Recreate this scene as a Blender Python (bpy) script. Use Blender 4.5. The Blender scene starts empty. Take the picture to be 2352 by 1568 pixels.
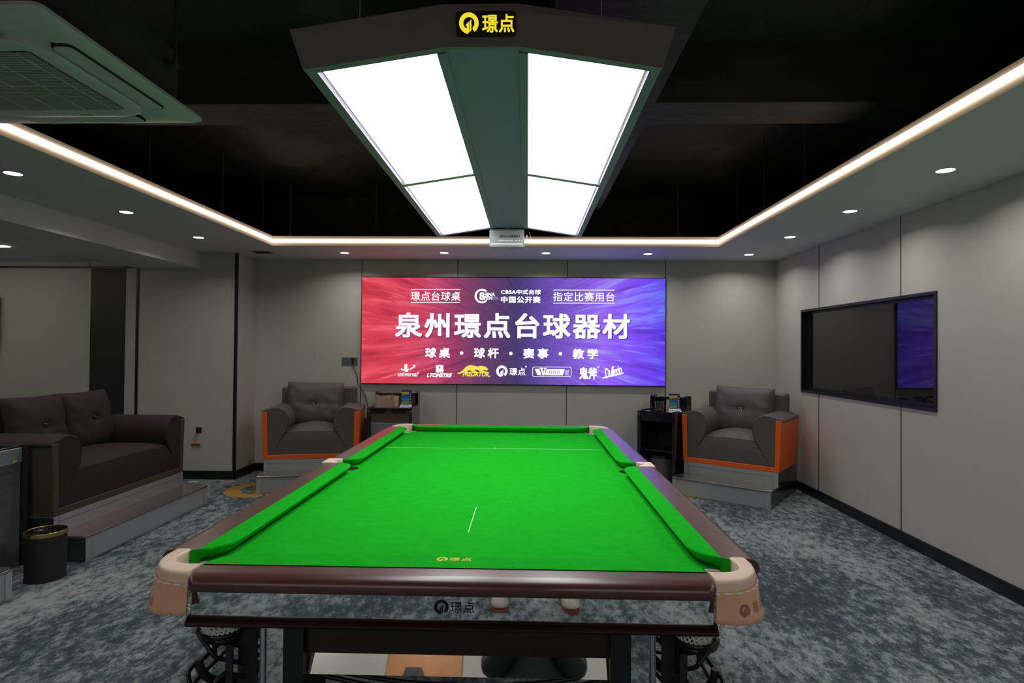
import bpy, bmesh, math, random
from mathutils import Vector, Matrix
random.seed(7)
SC = bpy.context.scene
COL = SC.collection
PI = math.pi
# ---------------------------------------------------------------- camera
F_PX, PITCH, ROLL, YAW, CAM_H = 1353.9, 0.01332, 0.0074, 0.02647, 1.387
cam_d = bpy.data.cameras.new('camera'); cam = bpy.data.objects.new('camera', cam_d); COL.objects.link(cam)
cam_d.sensor_width = 36; cam_d.lens = F_PX / 2352 * 36; cam_d.clip_start = 0.02; cam_d.clip_end = 60
cy, sy, cp, sp = math.cos(YAW), math.sin(YAW), math.cos(PITCH), math.sin(PITCH)
fw = Vector((-sy*cp, cy*cp, sp)); rt = Vector((cy, sy, 0)); up = rt.cross(fw)
r2 = rt*math.cos(ROLL) + up*math.sin(ROLL); u2 = up*math.cos(ROLL) - rt*math.sin(ROLL)
cam.matrix_world = Matrix(((r2.x, u2.x, -fw.x, 0), (r2.y, u2.y, -fw.y, 0), (r2.z, u2.z, -fw.z, CAM_H), (0, 0, 0, 1)))
SC.camera = cam
# ---------------------------------------------------------------- world, exposure
w = bpy.data.worlds.new('world'); SC.world = w; w.use_nodes = True
w.node_tree.nodes['Background'].inputs[0].default_value = (0.5, 0.55, 0.6, 1)
w.node_tree.nodes['Background'].inputs[1].default_value = 0.02
SC.view_settings.view_transform = 'Standard'; SC.view_settings.look = 'None'
SC.view_settings.gamma = 1; SC.view_settings.use_curve_mapping = False
SC.view_settings.exposure = 0.0
SC.cycles.max_bounces = 8; SC.cycles.diffuse_bounces = 5; SC.cycles.glossy_bounces = 5
SC.cycles.caustics_reflective = False; SC.cycles.caustics_refractive = False
SC.cycles.sample_clamp_indirect = 6
DOWN_W = 3.4          # watts of one ceiling downlight
PANEL_E = 6.8         # radiance of the pendant's diffusers
STRIP_E = 4.5         # radiance of the cove strips

# ---------------------------------------------------------------- materials
def mat(name, col, rough=0.5, metal=0.0, spec=0.5, coat=0.0, emit=None, es=0.0, noise=None, bump=None, trans=0.0, coat_r=0.1):
    m = bpy.data.materials.new(name); m.use_nodes = True
    nt = m.node_tree; b = nt.nodes['Principled BSDF']
    b.inputs['Base Color'].default_value = (*col, 1); b.inputs['Roughness'].default_value = rough
    b.inputs['Metallic'].default_value = metal; b.inputs['Specular IOR Level'].default_value = spec
    b.inputs['Coat Weight'].default_value = coat; b.inputs['Coat Roughness'].default_value = coat_r
    b.inputs['Transmission Weight'].default_value = trans
    if emit: b.inputs['Emission Color'].default_value = (*emit, 1); b.inputs['Emission Strength'].default_value = es
    if noise or bump:
        tc = nt.nodes.new('ShaderNodeTexCoord'); mp = nt.nodes.new('ShaderNodeMapping')
        nt.links.new(tc.outputs['Object'], mp.inputs[0])
    if noise:      # (scale, (sx,sy,sz), colour2, lo, hi)
        mp.inputs['Scale'].default_value = noise[1]
        n = nt.nodes.new('ShaderNodeTexNoise'); n.inputs['Scale'].default_value = noise[0]; n.inputs['Detail'].default_value = 6
        n.inputs['Roughness'].default_value = 0.6
        nt.links.new(mp.outputs[0], n.inputs['Vector'])
        cr = nt.nodes.new('ShaderNodeValToRGB'); cr.color_ramp.elements[0].position = noise[3]; cr.color_ramp.elements[1].position = noise[4]
        cr.color_ramp.elements[0].color = (*col, 1); cr.color_ramp.elements[1].color = (*noise[2], 1)
        nt.links.new(n.outputs[0], cr.inputs[0]); nt.links.new(cr.outputs[0], b.inputs['Base Color'])
    if bump:       # (scale, strength)
        n2 = nt.nodes.new('ShaderNodeTexNoise'); n2.inputs['Scale'].default_value = bump[0]; n2.inputs['Detail'].default_value = 3
        nt.links.new(tc.outputs['Object'], n2.inputs['Vector'])
        bp = nt.nodes.new('ShaderNodeBump'); bp.inputs['Strength'].default_value = bump[1]; bp.inputs['Distance'].default_value = 0.01
        nt.links.new(n2.outputs[0], bp.inputs['Height']); nt.links.new(bp.outputs[0], b.inputs['Normal'])
    return m
def emis(name, col, s):
    m = bpy.data.materials.new(name); m.use_nodes = True; nt = m.node_tree; nt.nodes.clear()
    e = nt.nodes.new('ShaderNodeEmission'); e.inputs[0].default_value = (*col, 1); e.inputs[1].default_value = s
    o = nt.nodes.new('ShaderNodeOutputMaterial'); nt.links.new(e.outputs[0], o.inputs[0]); return m

M = {}
M['wall'] = mat('wall_panel', (0.52, 0.50, 0.465), 0.55, noise=(2.5, (1, 1, 1), (0.49, 0.475, 0.44), 0.3, 0.7), bump=(400, 0.03))
M['wallrear'] = mat('rear_wall_paper', (0.24, 0.225, 0.21), 0.6, bump=(200, 0.03))
M['soffit'] = mat('soffit_paint', (0.62, 0.64, 0.66), 0.6, bump=(120, 0.03))
M['fascia'] = mat('fascia_paint', (0.60, 0.52, 0.44), 0.6, bump=(120, 0.03))
M['slab'] = mat('black_concrete', (0.016, 0.015, 0.015), 0.75, noise=(1.3, (1, 0.8, 1), (0.075, 0.056, 0.050), 0.50, 0.62), bump=(14, 0.5))
M['beam'] = mat('black_beam_paint', (0.020, 0.020, 0.021), 0.7, noise=(5, (0.4, 2, 1), (0.060, 0.050, 0.046), 0.45, 0.75), bump=(18, 0.6))
M['black'] = mat('black_trim', (0.008, 0.009, 0.012), 0.35, bump=(60, 0.02))
M['blackmat'] = mat('black_matte', (0.010, 0.010, 0.011), 0.7, bump=(60, 0.05))
M['seam'] = mat('seam_shadow_gap', (0.02, 0.02, 0.02), 0.6, bump=(60, 0.02))
M['darkpanel'] = mat('charcoal_wall_panel', (0.015, 0.018, 0.022), 0.5, bump=(60, 0.02))
M['mahog'] = mat('mahogany', (0.060, 0.015, 0.014), 0.36, spec=0.6, coat=0.8, coat_r=0.27, noise=(6, (6, 1, 6), (0.115, 0.031, 0.027), 0.35, 0.75))
M['mahogx'] = mat('mahogany_cross', (0.060, 0.015, 0.014), 0.36, spec=0.6, coat=0.8, coat_r=0.27, noise=(6, (1, 6, 6), (0.115, 0.031, 0.027), 0.35, 0.75))
M['darkwood'] = mat('dark_wood', (0.022, 0.008, 0.008), 0.35, spec=0.5, noise=(8, (1, 6, 6), (0.035, 0.012, 0.011), 0.35, 0.75))
M['felt'] = mat('green_felt', (0.008, 0.43, 0.015), 0.95, spec=0.06, noise=(30, (1, 1, 1), (0.011, 0.48, 0.020), 0.35, 0.65), bump=(900, 0.25))
M['feltgold'] = mat('gold_print', (0.75, 0.62, 0.04), 0.6, bump=(300, 0.1))
M['chalk'] = mat('white_line', (0.45, 0.8, 0.45), 0.8, bump=(300, 0.1))
M['leather'] = mat('pale_leather', (0.80, 0.46, 0.32), 0.45, noise=(12, (1, 1, 1), (0.74, 0.41, 0.28), 0.3, 0.7), bump=(150, 0.05))
M['leatherpale'] = mat('pale_leather_ring', (0.88, 0.68, 0.54), 0.4, noise=(12, (1, 1, 1), (0.84, 0.62, 0.48), 0.3, 0.7), bump=(150, 0.05))
M['stamp'] = mat('leather_stamp', (0.30, 0.13, 0.08), 0.6, bump=(150, 0.05))
M['stitch'] = mat('white_lace', (0.72, 0.72, 0.70), 0.5, bump=(200, 0.05))
M['net'] = mat('white_net', (0.75, 0.75, 0.75), 0.6, bump=(200, 0.05))
M['mirror'] = mat('mirror_steel', (0.70, 0.73, 0.75), 0.02, 1.0, bump=(3, 0.004))
M['chrome'] = mat('chrome', (0.75, 0.75, 0.75), 0.08, 1.0, bump=(3, 0.003))
M['plastic'] = mat('black_plastic', (0.010, 0.011, 0.012), 0.35, bump=(60, 0.02))
M['blklogo'] = mat('black_logo', (0.004, 0.004, 0.005), 0.5, bump=(60, 0.02))
M['steel'] = mat('brushed_steel', (0.56, 0.60, 0.62), 0.36, 0.55, noise=(10, (1, 1, 30), (0.42, 0.43, 0.44), 0.3, 0.7))
M['tread'] = mat('brushed_tread', (0.30, 0.28, 0.27), 0.22, 0.85, noise=(14, (1, 20, 1), (0.37, 0.35, 0.33), 0.3, 0.7))
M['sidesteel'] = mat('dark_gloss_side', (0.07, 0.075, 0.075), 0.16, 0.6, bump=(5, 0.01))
M['greyup'] = mat('grey_upholstery', (0.108, 0.097, 0.091), 0.6, noise=(60, (1, 1, 1), (0.090, 0.081, 0.077), 0.3, 0.7), bump=(350, 0.12))
M['orange'] = mat('orange_upholstery', (0.85, 0.135, 0.012), 0.45, bump=(350, 0.06))
M['plum'] = mat('plum_upholstery', (0.027, 0.011, 0.014), 0.8, noise=(60, (1, 1, 1), (0.022, 0.009, 0.0115), 0.3, 0.7), bump=(350, 0.15))
M['olive'] = mat('olive_upholstery', (0.062, 0.053, 0.032), 0.55, bump=(350, 0.06))
M['piping'] = mat('dark_piping', (0.022, 0.020, 0.020), 0.6, bump=(100, 0.02))
M['boxgrey'] = mat('pale_grey_box', (0.20, 0.21, 0.215), 0.35, bump=(80, 0.01))
M['white'] = mat('white_plastic', (0.62, 0.58, 0.72), 0.35, bump=(80, 0.01))
M['grille'] = mat('grey_grille', (0.36, 0.39, 0.40), 0.5, bump=(80, 0.01))
M['acbody'] = mat('ac_body', (0.045, 0.04, 0.038), 0.6, bump=(20, 0.1))
M['lamphouse'] = mat('lamp_housing', (0.20, 0.165, 0.16), 0.45, bump=(400, 0.05))
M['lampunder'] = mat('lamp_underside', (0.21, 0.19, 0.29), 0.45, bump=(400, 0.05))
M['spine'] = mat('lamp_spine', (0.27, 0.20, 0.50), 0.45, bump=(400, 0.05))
M['panel'] = emis('lamp_diffuser', (0.97, 1.0, 0.99), PANEL_E)
M['strip'] = emis('cove_strip', (1.0, 0.80, 0.62), STRIP_E)
M['linear'] = emis('linear_strip', (1.0, 0.93, 0.80), 16)
M['down'] = emis('downlight_disc', (1, 0.97, 0.93), 6)
M['txt'] = emis('screen_white', (0.93, 0.95, 1.0), 1.25)
M['txtsh'] = emis('screen_shadow', (0.10, 0.06, 0.22), 0.8)
M['txty'] = emis('screen_yellow', (0.95, 0.78, 0.10), 1.0)
M['txtr'] = emis('screen_red', (0.85, 0.09, 0.10), 1.0)
M['txtv'] = emis('screen_violet', (0.30, 0.16, 0.80), 1.0)
M['txtb'] = emis('screen_pale_blue', (0.55, 0.72, 0.98), 1.0)
M['signgold'] = emis('sign_gold', (0.90, 0.72, 0.03), 1.0)
M['tvglass'] = mat('tv_glass', (0.008, 0.008, 0.008), 0.015, spec=0.5, coat=0.0, coat_r=0.01, bump=(2, 0.001))
M['tvglass'].node_tree.nodes['Principled BSDF'].inputs['IOR'].default_value = 1.62
M['glass'] = mat('clear_glass', (0.95, 0.96, 1.0), 0.02, trans=1.0, bump=(40, 0.01))
M['gold'] = mat('gold_metal', (0.70, 0.50, 0.16), 0.28, 1.0, bump=(30, 0.03))
M['bag'] = mat('bin_bag', (0.015, 0.015, 0.017), 0.18, bump=(30, 0.9))
M['carpetgold'] = mat('carpet_gold', (0.46, 0.27, 0.085), 0.95, spec=0.05, noise=(60, (1, 1, 1), (0.38, 0.22, 0.07), 0.3, 0.7), bump=(300, 0.2))
M['outlet'] = mat('grey_outlet', (0.13, 0.13, 0.125), 0.35, bump=(60, 0.01))
M['marble'] = mat('grey_marble', (0.20, 0.215, 0.22), 0.3, noise=(5, (1, 1, 2.4), (0.30, 0.315, 0.32), 0.4, 0.7))
M['marbledk'] = mat('dark_marble', (0.075, 0.082, 0.080), 0.35, noise=(6, (1, 1, 2.4), (0.13, 0.135, 0.13), 0.4, 0.75))
M['brown'] = mat('brown_panel', (0.105, 0.075, 0.045), 0.45, bump=(60, 0.02))
M['tan'] = mat('tan_pouch', (0.34, 0.24, 0.175), 0.7, noise=(14, (1, 1, 1), (0.28, 0.195, 0.14), 0.3, 0.7), bump=(60, 0.4))
M['card'] = mat('tan_card', (0.55, 0.38, 0.20), 0.6, bump=(60, 0.02))
M['navy'] = mat('navy_print', (0.045, 0.03, 0.16), 0.4, bump=(60, 0.01))
M['yel'] = mat('yellow_print', (0.62, 0.52, 0.04), 0.4, bump=(60, 0.01))
M['blu'] = mat('blue_print', (0.02, 0.14, 0.45), 0.4, bump=(60, 0.01))
M['cyn'] = mat('cyan_print', (0.03, 0.33, 0.42), 0.4, bump=(60, 0.01))
M['lim'] = mat('lime_print', (0.28, 0.42, 0.03), 0.4, bump=(60, 0.01))
M['lightgrey'] = mat('pale_dot_print', (0.5, 0.5, 0.55), 0.4, bump=(60, 0.01))
M['glossblk'] = mat('gloss_black_lacquer', (0.012, 0.012, 0.018), 0.08, spec=0.6, coat=0.5, coat_r=0.03, bump=(3, 0.003))
M['cabbrown'] = mat('dark_brown_lacquer', (0.045, 0.020, 0.020), 0.2, spec=0.6, bump=(3, 0.003))
M['alu'] = mat('aluminium_band', (0.33, 0.37, 0.39), 0.3, 0.6, bump=(40, 0.01))
M['alu2'] = mat('aluminium_edge', (0.62, 0.62, 0.60), 0.25, 0.8, bump=(40, 0.01))
M['orangepl'] = mat('orange_plastic', (0.75, 0.13, 0.02), 0.4, bump=(40, 0.01))
M['wire'] = mat('blue_wire', (0.06, 0.06, 0.18), 0.4, bump=(40, 0.01))
M['skin'] = mat('skin', (0.62, 0.36, 0.26), 0.5, noise=(20, (1, 1, 1), (0.56, 0.32, 0.23), 0.3, 0.7))
M['jacket'] = mat('green_jacket', (0.022, 0.052, 0.040), 0.7, bump=(30, 0.5))
M['trouser'] = mat('grey_trousers', (0.06, 0.06, 0.065), 0.8, bump=(40, 0.4))
M['hair'] = mat('black_hair', (0.010, 0.009, 0.008), 0.5, bump=(90, 0.6))
M['shoe'] = mat('cream_shoe', (0.62, 0.58, 0.50), 0.5, bump=(60, 0.15))
M['sole'] = mat('rust_sole', (0.28, 0.075, 0.035), 0.6, bump=(60, 0.1))
M['lace'] = mat('dark_green_lace', (0.015, 0.05, 0.05), 0.7, bump=(60, 0.1))
M['poster'] = mat('orange_poster', (0.24, 0.095, 0.03), 0.5, noise=(1.2, (1, 1, 1), (0.29, 0.13, 0.045), 0.4, 0.6))
M['posterwht'] = mat('pale_poster', (0.24, 0.22, 0.20), 0.5, noise=(2.2, (1, 1, 1), (0.31, 0.29, 0.27), 0.4, 0.6))

def floor_mat():
    m = bpy.data.materials.new('carpet'); m.use_nodes = True; nt = m.node_tree; b = nt.nodes['Principled BSDF']
    b.inputs['Roughness'].default_value = 0.95; b.inputs['Specular IOR Level'].default_value = 0.08
    tc = nt.nodes.new('ShaderNodeTexCoord')
    def noise(scale, sc3, detail, rough, dist=0.0):
        mp = nt.nodes.new('ShaderNodeMapping'); mp.inputs['Scale'].default_value = sc3; nt.links.new(tc.outputs['Object'], mp.inputs[0])
        n = nt.nodes.new('ShaderNodeTexNoise'); n.inputs['Scale'].default_value = scale; n.inputs['Detail'].default_value = detail
        n.inputs['Roughness'].default_value = rough; n.inputs['Distortion'].default_value = dist
        nt.links.new(mp.outputs[0], n.inputs['Vector']); return n.outputs[0]
    big = noise(1.3, (1.3, 0.8, 1), 3, 0.5, 0.4); fine = noise(13, (1.5, 0.8, 1), 14, 0.80, 0.15); hair = noise(90, (1.3, 0.8, 1), 8, 0.8)
    def ma(op, a, bb):
        q = nt.nodes.new('ShaderNodeMath'); q.operation = op
        for i, x in enumerate((a, bb)):
            if isinstance(x, float): q.inputs[i].default_value = x
            else: nt.links.new(x, q.inputs[i])
        return q.outputs[0]
    s = ma('ADD', ma('MULTIPLY', big, 0.25), ma('ADD', ma('MULTIPLY', fine, 0.61), ma('MULTIPLY', hair, 0.14)))
    cr = nt.nodes.new('ShaderNodeValToRGB'); e = cr.color_ramp.elements
    e[0].position = 0.44; e[0].color = (0.050, 0.068, 0.080, 1); e[1].position = 0.585; e[1].color = (0.33, 0.375, 0.375, 1)
    k = e.new(0.492); k.color = (0.095, 0.122, 0.142, 1); k = e.new(0.515); k.color = (0.20, 0.24, 0.25, 1)
    nt.links.new(s, cr.inputs[0]); nt.links.new(cr.outputs[0], b.inputs['Base Color'])
    bp = nt.nodes.new('ShaderNodeBump'); bp.inputs['Strength'].default_value = 0.4; bp.inputs['Distance'].default_value = 0.004
    nt.links.new(hair, bp.inputs['Height']); nt.links.new(bp.outputs[0], b.inputs['Normal'])
    return m
M['carpet'] = floor_mat()

def screen_mat():
    m = bpy.data.materials.new('screen_picture'); m.use_nodes = True; nt = m.node_tree; nt.nodes.clear()
    L = nt.links.new
    tc = nt.nodes.new('ShaderNodeTexCoord'); sx = nt.nodes.new('ShaderNodeSeparateXYZ'); L(tc.outputs['Generated'], sx.inputs[0])
    U, V = sx.outputs[0], sx.outputs[2]
    def ma(op, *a):
        q = nt.nodes.new('ShaderNodeMath'); q.operation = op
        for i, x in enumerate(a):
            if isinstance(x, (float, int)): q.inputs[i].default_value = x
            else: L(x, q.inputs[i])
        return q.outputs[0]
    def comb(a, b):
        c = nt.nodes.new('ShaderNodeCombineXYZ'); L(a, c.inputs[0]); L(b, c.inputs[1]); return c.outputs[0]
    dx = ma('MULTIPLY', ma('SUBTRACT', U, 0.5), 2.83); dy = ma('SUBTRACT', V, 0.47)
    ang = ma('ARCTAN2', dy, ma('ADD', ma('ABSOLUTE', dx), 0.25)); r = ma('ABSOLUTE', dx)
    side = ma('SIGN', dx)
    n1 = nt.nodes.new('ShaderNodeTexNoise'); n1.inputs['Scale'].default_value = 1; n1.inputs['Detail'].default_value = 5; n1.inputs['Roughness'].default_value = 0.6
    L(comb(ma('ADD', ma('MULTIPLY', ang, 13.0), ma('MULTIPLY', side, 7.3)), ma('MULTIPLY', r, 1.1)), n1.inputs['Vector'])
    n2 = nt.nodes.new('ShaderNodeTexNoise'); n2.inputs['Scale'].default_value = 1; n2.inputs['Detail'].default_value = 2
    L(comb(ma('ADD', ma('MULTIPLY', ang, 38.0), ma('MULTIPLY', side, 3.1)), ma('MULTIPLY', r, 2.2)), n2.inputs['Vector'])
    base = nt.nodes.new('ShaderNodeValToRGB'); e = base.color_ramp.elements
    e[0].position = 0; e[0].color = (0.66, 0.050, 0.075, 1); e[1].position = 1; e[1].color = (0.115, 0.045, 0.80, 1)
    for p_, c in ((0.16, (0.64, 0.055, 0.105)), (0.28, (0.40, 0.050, 0.14)), (0.40, (0.17, 0.062, 0.17)), (0.52, (0.085, 0.060, 0.22)),
                  (0.64, (0.19, 0.105, 0.56)), (0.80, (0.30, 0.115, 0.90)), (0.92, (0.20, 0.075, 0.95))):
        k = e.new(p_); k.color = (*c, 1)
    L(U, base.inputs[0])
    hi = nt.nodes.new('ShaderNodeValToRGB'); e = hi.color_ramp.elements
    e[0].position = 0; e[0].color = (0.95, 0.12, 0.15, 1); e[1].position = 1; e[1].color = (0.16, 0.22, 1.0, 1)
    for p_, c in ((0.15, (0.98, 0.16, 0.22)), (0.36, (0.95, 0.18, 0.40)), (0.5, (0.25, 0.2, 0.5)), (0.68, (0.45, 0.50, 1.0)), (0.85, (0.38, 0.40, 1.0))):
        k = e.new(p_); k.color = (*c, 1)
    L(U, hi.inputs[0])
    f1 = nt.nodes.new('ShaderNodeMapRange'); f1.inputs[1].default_value = 0.50; f1.inputs[2].default_value = 0.74; L(n1.outputs[0], f1.inputs[0])
    f2 = nt.nodes.new('ShaderNodeMapRange'); f2.inputs[1].default_value = 0.56; f2.inputs[2].default_value = 0.72; L(n2.outputs[0], f2.inputs[0])
    msk = nt.nodes.new('ShaderNodeMapRange'); msk.inputs[1].default_value = 0.50; msk.inputs[2].default_value = 0.95; L(r, msk.inputs[0])
    fac = ma('MINIMUM', ma('MULTIPLY', ma('ADD', f1.outputs[0], ma('MULTIPLY', f2.outputs[0], 0.8)), msk.outputs[0]), 0.9)
    mx = nt.nodes.new('ShaderNodeMix'); mx.data_type = 'RGBA'; L(fac, mx.inputs[0]); L(base.outputs[0], mx.inputs[6]); L(hi.outputs[0], mx.inputs[7])
    # darker streaks and a few sparkles
    dk = nt.nodes.new('ShaderNodeMapRange'); dk.inputs[1].default_value = 0.30; dk.inputs[2].default_value = 0.46; dk.inputs[3].default_value = 0.55; L(n1.outputs[0], dk.inputs[0])
    vor = nt.nodes.new('ShaderNodeTexVoronoi'); vor.inputs['Scale'].default_value = 62
    L(comb(dx, dy), vor.inputs['Vector'])
    star = ma('LESS_THAN', vor.outputs['Distance'], 0.10)
    wn = nt.nodes.new('ShaderNodeTexNoise'); wn.inputs['Scale'].default_value = 3.0; L(comb(dx, dy), wn.inputs['Vector'])
    star = ma('MULTIPLY', star, ma('MULTIPLY', ma('LESS_THAN', ma('ABSOLUTE', ma('SUBTRACT', r, 0.33)), 0.28), ma('GREATER_THAN', wn.outputs[0], 0.53)))
    mx2 = nt.nodes.new('ShaderNodeMix'); mx2.data_type = 'RGBA'; L(star, mx2.inputs[0]); L(mx.outputs[2], mx2.inputs[6]); mx2.inputs[7].default_value = (0.6, 0.6, 1, 1)
    em = nt.nodes.new('ShaderNodeEmission'); L(mx2.outputs[2], em.inputs[0]); vg = nt.nodes.new('ShaderNodeMapRange'); vg.inputs[1].default_value = 0.1; vg.inputs[2].default_value = 0.8; vg.inputs[3].default_value = 0.78; L(r, vg.inputs[0])
    L(ma('MULTIPLY', dk.outputs[0], vg.outputs[0]), em.inputs[1])
    o = nt.nodes.new('ShaderNodeOutputMaterial'); L(em.outputs[0], o.inputs[0]); return m
M['screen'] = screen_mat()

# ---------------------------------------------------------------- mesh helpers
class B:
    def __init__(s): s.v = []; s.f = []; s.mi = []; s.cur = 0
    def add(s, vs, fs):
        o = len(s.v); s.v += [tuple(x) for x in vs]; s.f += [tuple(i+o for i in f) for f in fs]; s.mi += [s.cur]*len(fs); return s
    def box(s, x0, y0, z0, x1, y1, z1):
        return s.add([(x0,y0,z0),(x1,y0,z0),(x1,y1,z0),(x0,y1,z0),(x0,y0,z1),(x1,y0,z1),(x1,y1,z1),(x0,y1,z1)],
                     [(0,3,2,1),(4,5,6,7),(0,1,5,4),(1,2,6,5),(2,3,7,6),(3,0,4,7)])
    def prism(s, poly, a, b, ax='z', poly2=None):
        """extrude a 2D outline from a to b along ax; poly2 = outline at b"""
        p2 = poly2 or poly; n = len(poly)
        def P(q, t): return (q[0], q[1], t) if ax == 'z' else ((q[0], t, q[1]) if ax == 'y' else (t, q[0], q[1]))
        vs = [P(q, a) for q in poly] + [P(q, b) for q in p2]
        fs = [tuple(range(n-1, -1, -1)), tuple(range(n, 2*n))] + [(i, (i+1) % n, n+(i+1) % n, n+i) for i in range(n)]
        return s.add(vs, fs)
    def loops(s, ls, cap=True, closed=True):
        n = len(ls[0]); vs = [q for l in ls for q in l]; fs = []
        for k in range(len(ls)-1):
            for i in range(n if closed else n-1):
                j = (i+1) % n; fs.append((k*n+i, k*n+j, (k+1)*n+j, (k+1)*n+i))
        if cap: fs += [tuple(range(n-1, -1, -1)), tuple(range((len(ls)-1)*n, len(ls)*n))]
        return s.add(vs, fs)
    def tube(s, pts, r, n=8, closed=False):
        pts = [Vector(p) for p in pts]; ls = []; N = len(pts); prev = None
        for i, p in enumerate(pts):
            if closed: t = pts[(i+1) % N] - pts[i-1]
            else: t = pts[min(i+1, N-1)] - pts[max(i-1, 0)]
            t.normalize()
            if prev is None:
                a = Vector((0, 0, 1)) if abs(t.z) < 0.9 else Vector((1, 0, 0)); x = t.cross(a).normalized()
            else:
                x = prev - t*prev.dot(t); x = x.normalized() if x.length > 1e-6 else t.orthogonal().normalized()
            prev = x; y = t.cross(x); rr = r[i] if isinstance(r, (list, tuple)) else r
            ls.append([tuple(p + x*math.cos(2*PI*k/n)*rr + y*math.sin(2*PI*k/n)*rr) for k in range(n)])
        if closed: ls.append(ls[0])
        return s.loops(ls, cap=not closed)
    def lathe(s, prof, n=32, c=(0, 0, 0), sx=1, sy=1, cap=True):
        return s.loops([[(c[0]+r*math.cos(2*PI*k/n)*sx, c[1]+r*math.sin(2*PI*k/n)*sy, c[2]+z) for k in range(n)] for r, z in prof], cap=cap)
    def build(s, name, m, parent=None, loc=(0, 0, 0), rot=(0, 0, 0), bevel=0, seg=3, smooth=False, sub=0, fixn=True):
        me = bpy.data.meshes.new(name); me.from_pydata(s.v, [], s.f)
        for q in (m if isinstance(m, (list, tuple)) else [m]): me.materials.append(M[q] if isinstance(q, str) else q)
        for i, p in enumerate(me.polygons): p.material_index = s.mi[i]
        if fixn:
            bm = bmesh.new(); bm.from_mesh(me); bmesh.ops.recalc_face_normals(bm, faces=bm.faces); bm.to_mesh(me); bm.free()
        if smooth or bevel or sub:
            for p in me.polygons: p.use_smooth = True
        o = bpy.data.objects.new(name, me); COL.objects.link(o); o.location = loc; o.rotation_euler = rot
        if parent: o.parent = parent
        if bevel:
            q = o.modifiers.new('b', 'BEVEL'); q.width = bevel; q.segments = seg; q.limit_method = 'ANGLE'; q.angle_limit = 0.6
            q.harden_normals = False
        if sub:
            q = o.modifiers.new('s', 'SUBSURF'); q.levels = sub; q.render_levels = sub
        if (bevel or smooth) and not sub:
            q = o.modifiers.new('w', 'WEIGHTED_NORMAL'); q.keep_sharp = True
            if smooth and not bevel:
                try: me.set_sharp_from_angle(angle=0.9)
                except Exception: pass
        return o
def tag(o, label=None, cat=None, group=None, kind=None):
    for k, v in (('label', label), ('category', cat), ('group', group), ('kind', kind)):
        if v: o[k] = v
    return o
def thing(name, label, cat, loc=(0, 0, 0), rz=0, group=None):
    o = bpy.data.objects.new(name, None); COL.objects.link(o); o.location = loc; o.rotation_euler = (0, 0, rz)
    o.empty_display_size = 0.1
    return tag(o, label, cat, group)
def struct(o, label=None): o['kind'] = 'structure'; return o
def copytree(o, parent=None):
    c = o.copy(); COL.objects.link(c)
    if parent: c.parent = parent
    for ch in list(o.children): copytree(ch, c)
    return c
def arc(cx, cy_, r, a0, a1, n): return [(cx+r*math.cos(math.radians(a0+(a1-a0)*i/n)), cy_+r*math.sin(math.radians(a0+(a1-a0)*i/n))) for i in range(n+1)]
def rrect(x0, y0, x1, y1, r, n=4):
    return arc(x1-r, y0+r, r, -90, 0, n)+arc(x1-r, y1-r, r, 0, 90, n)+arc(x0+r, y1-r, r, 90, 180, n)+arc(x0+r, y0+r, r, 180, 270, n)
def smoothpath(pts, n=6, closed=False):
    P = [Vector(p) for p in pts]; N = len(P); out = []
    rng = range(N if closed else N-1)
    for i in rng:
        if closed: a, b, c, d = P[i-1], P[i], P[(i+1) % N], P[(i+2) % N]
        else: a, b, c, d = P[max(i-1, 0)], P[i], P[i+1], P[min(i+2, N-1)]
        for k in range(n):
            t = k/n; out.append(0.5*((2*b)+(-a+c)*t+(2*a-5*b+4*c-d)*t*t+(-a+3*b-3*c+d)*t**3))
    if not closed: out.append(P[-1])
    return out

_tc = bpy.data.curves.new('t', 'FONT'); _to = bpy.data.objects.new('t', _tc); COL.objects.link(_to)
def text(name, body, h, m, parent, loc, rot=(PI/2, 0, 0), bold=0.0, width=None, spacing=1.0, shear=0.0, ext=0.0, center=True, height=None):
    """flat lettering as a mesh; width / height force the size of its box"""
    _tc.body = body; _tc.size = 1; _tc.offset = 0; _tc.space_character = spacing; _tc.shear = shear; _tc.extrude = 0
    _tc.resolution_u = 3
    bpy.context.view_layer.update()
    me = bpy.data.meshes.new_from_object(_to.evaluated_get(bpy.context.evaluated_depsgraph_get()))
    vs = [v.co.copy() for v in me.vertices]; fs = [tuple(p.vertices) for p in me.polygons]
    bb = B()
    for i, (dx, dy) in enumerate([(0, 0)] + ([(bold*p, bold*q) for p in (-1, 0, 1) for q in (-1, 0, 1) if p or q] if bold else [])):
        bb.add([(v.x+dx, v.y+dy, .00004*i) for v in vs], fs)
    me = bpy.data.meshes.new(name); me.from_pydata(bb.v, [], bb.f)
    xs = [v.co.x for v in me.vertices]; ys = [v.co.y for v in me.vertices]
    x0, x1, y0, y1 = min(xs), max(xs), min(ys), max(ys)
    sx = (width/(x1-x0)) if width else h; sy_ = (height/(y1-y0)) if height else (h if not width else (h or sx))
    cx, cyy = (x0+x1)/2, (y0+y1)/2
    for v in me.vertices: v.co.x = (v.co.x-cx)*sx; v.co.y = (v.co.y-cyy)*sy_
    me.materials.append(M[m])
    o = bpy.data.objects.new(name, me); COL.objects.link(o); o.location = loc; o.rotation_euler = rot; o.parent = parent
    return o
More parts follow.
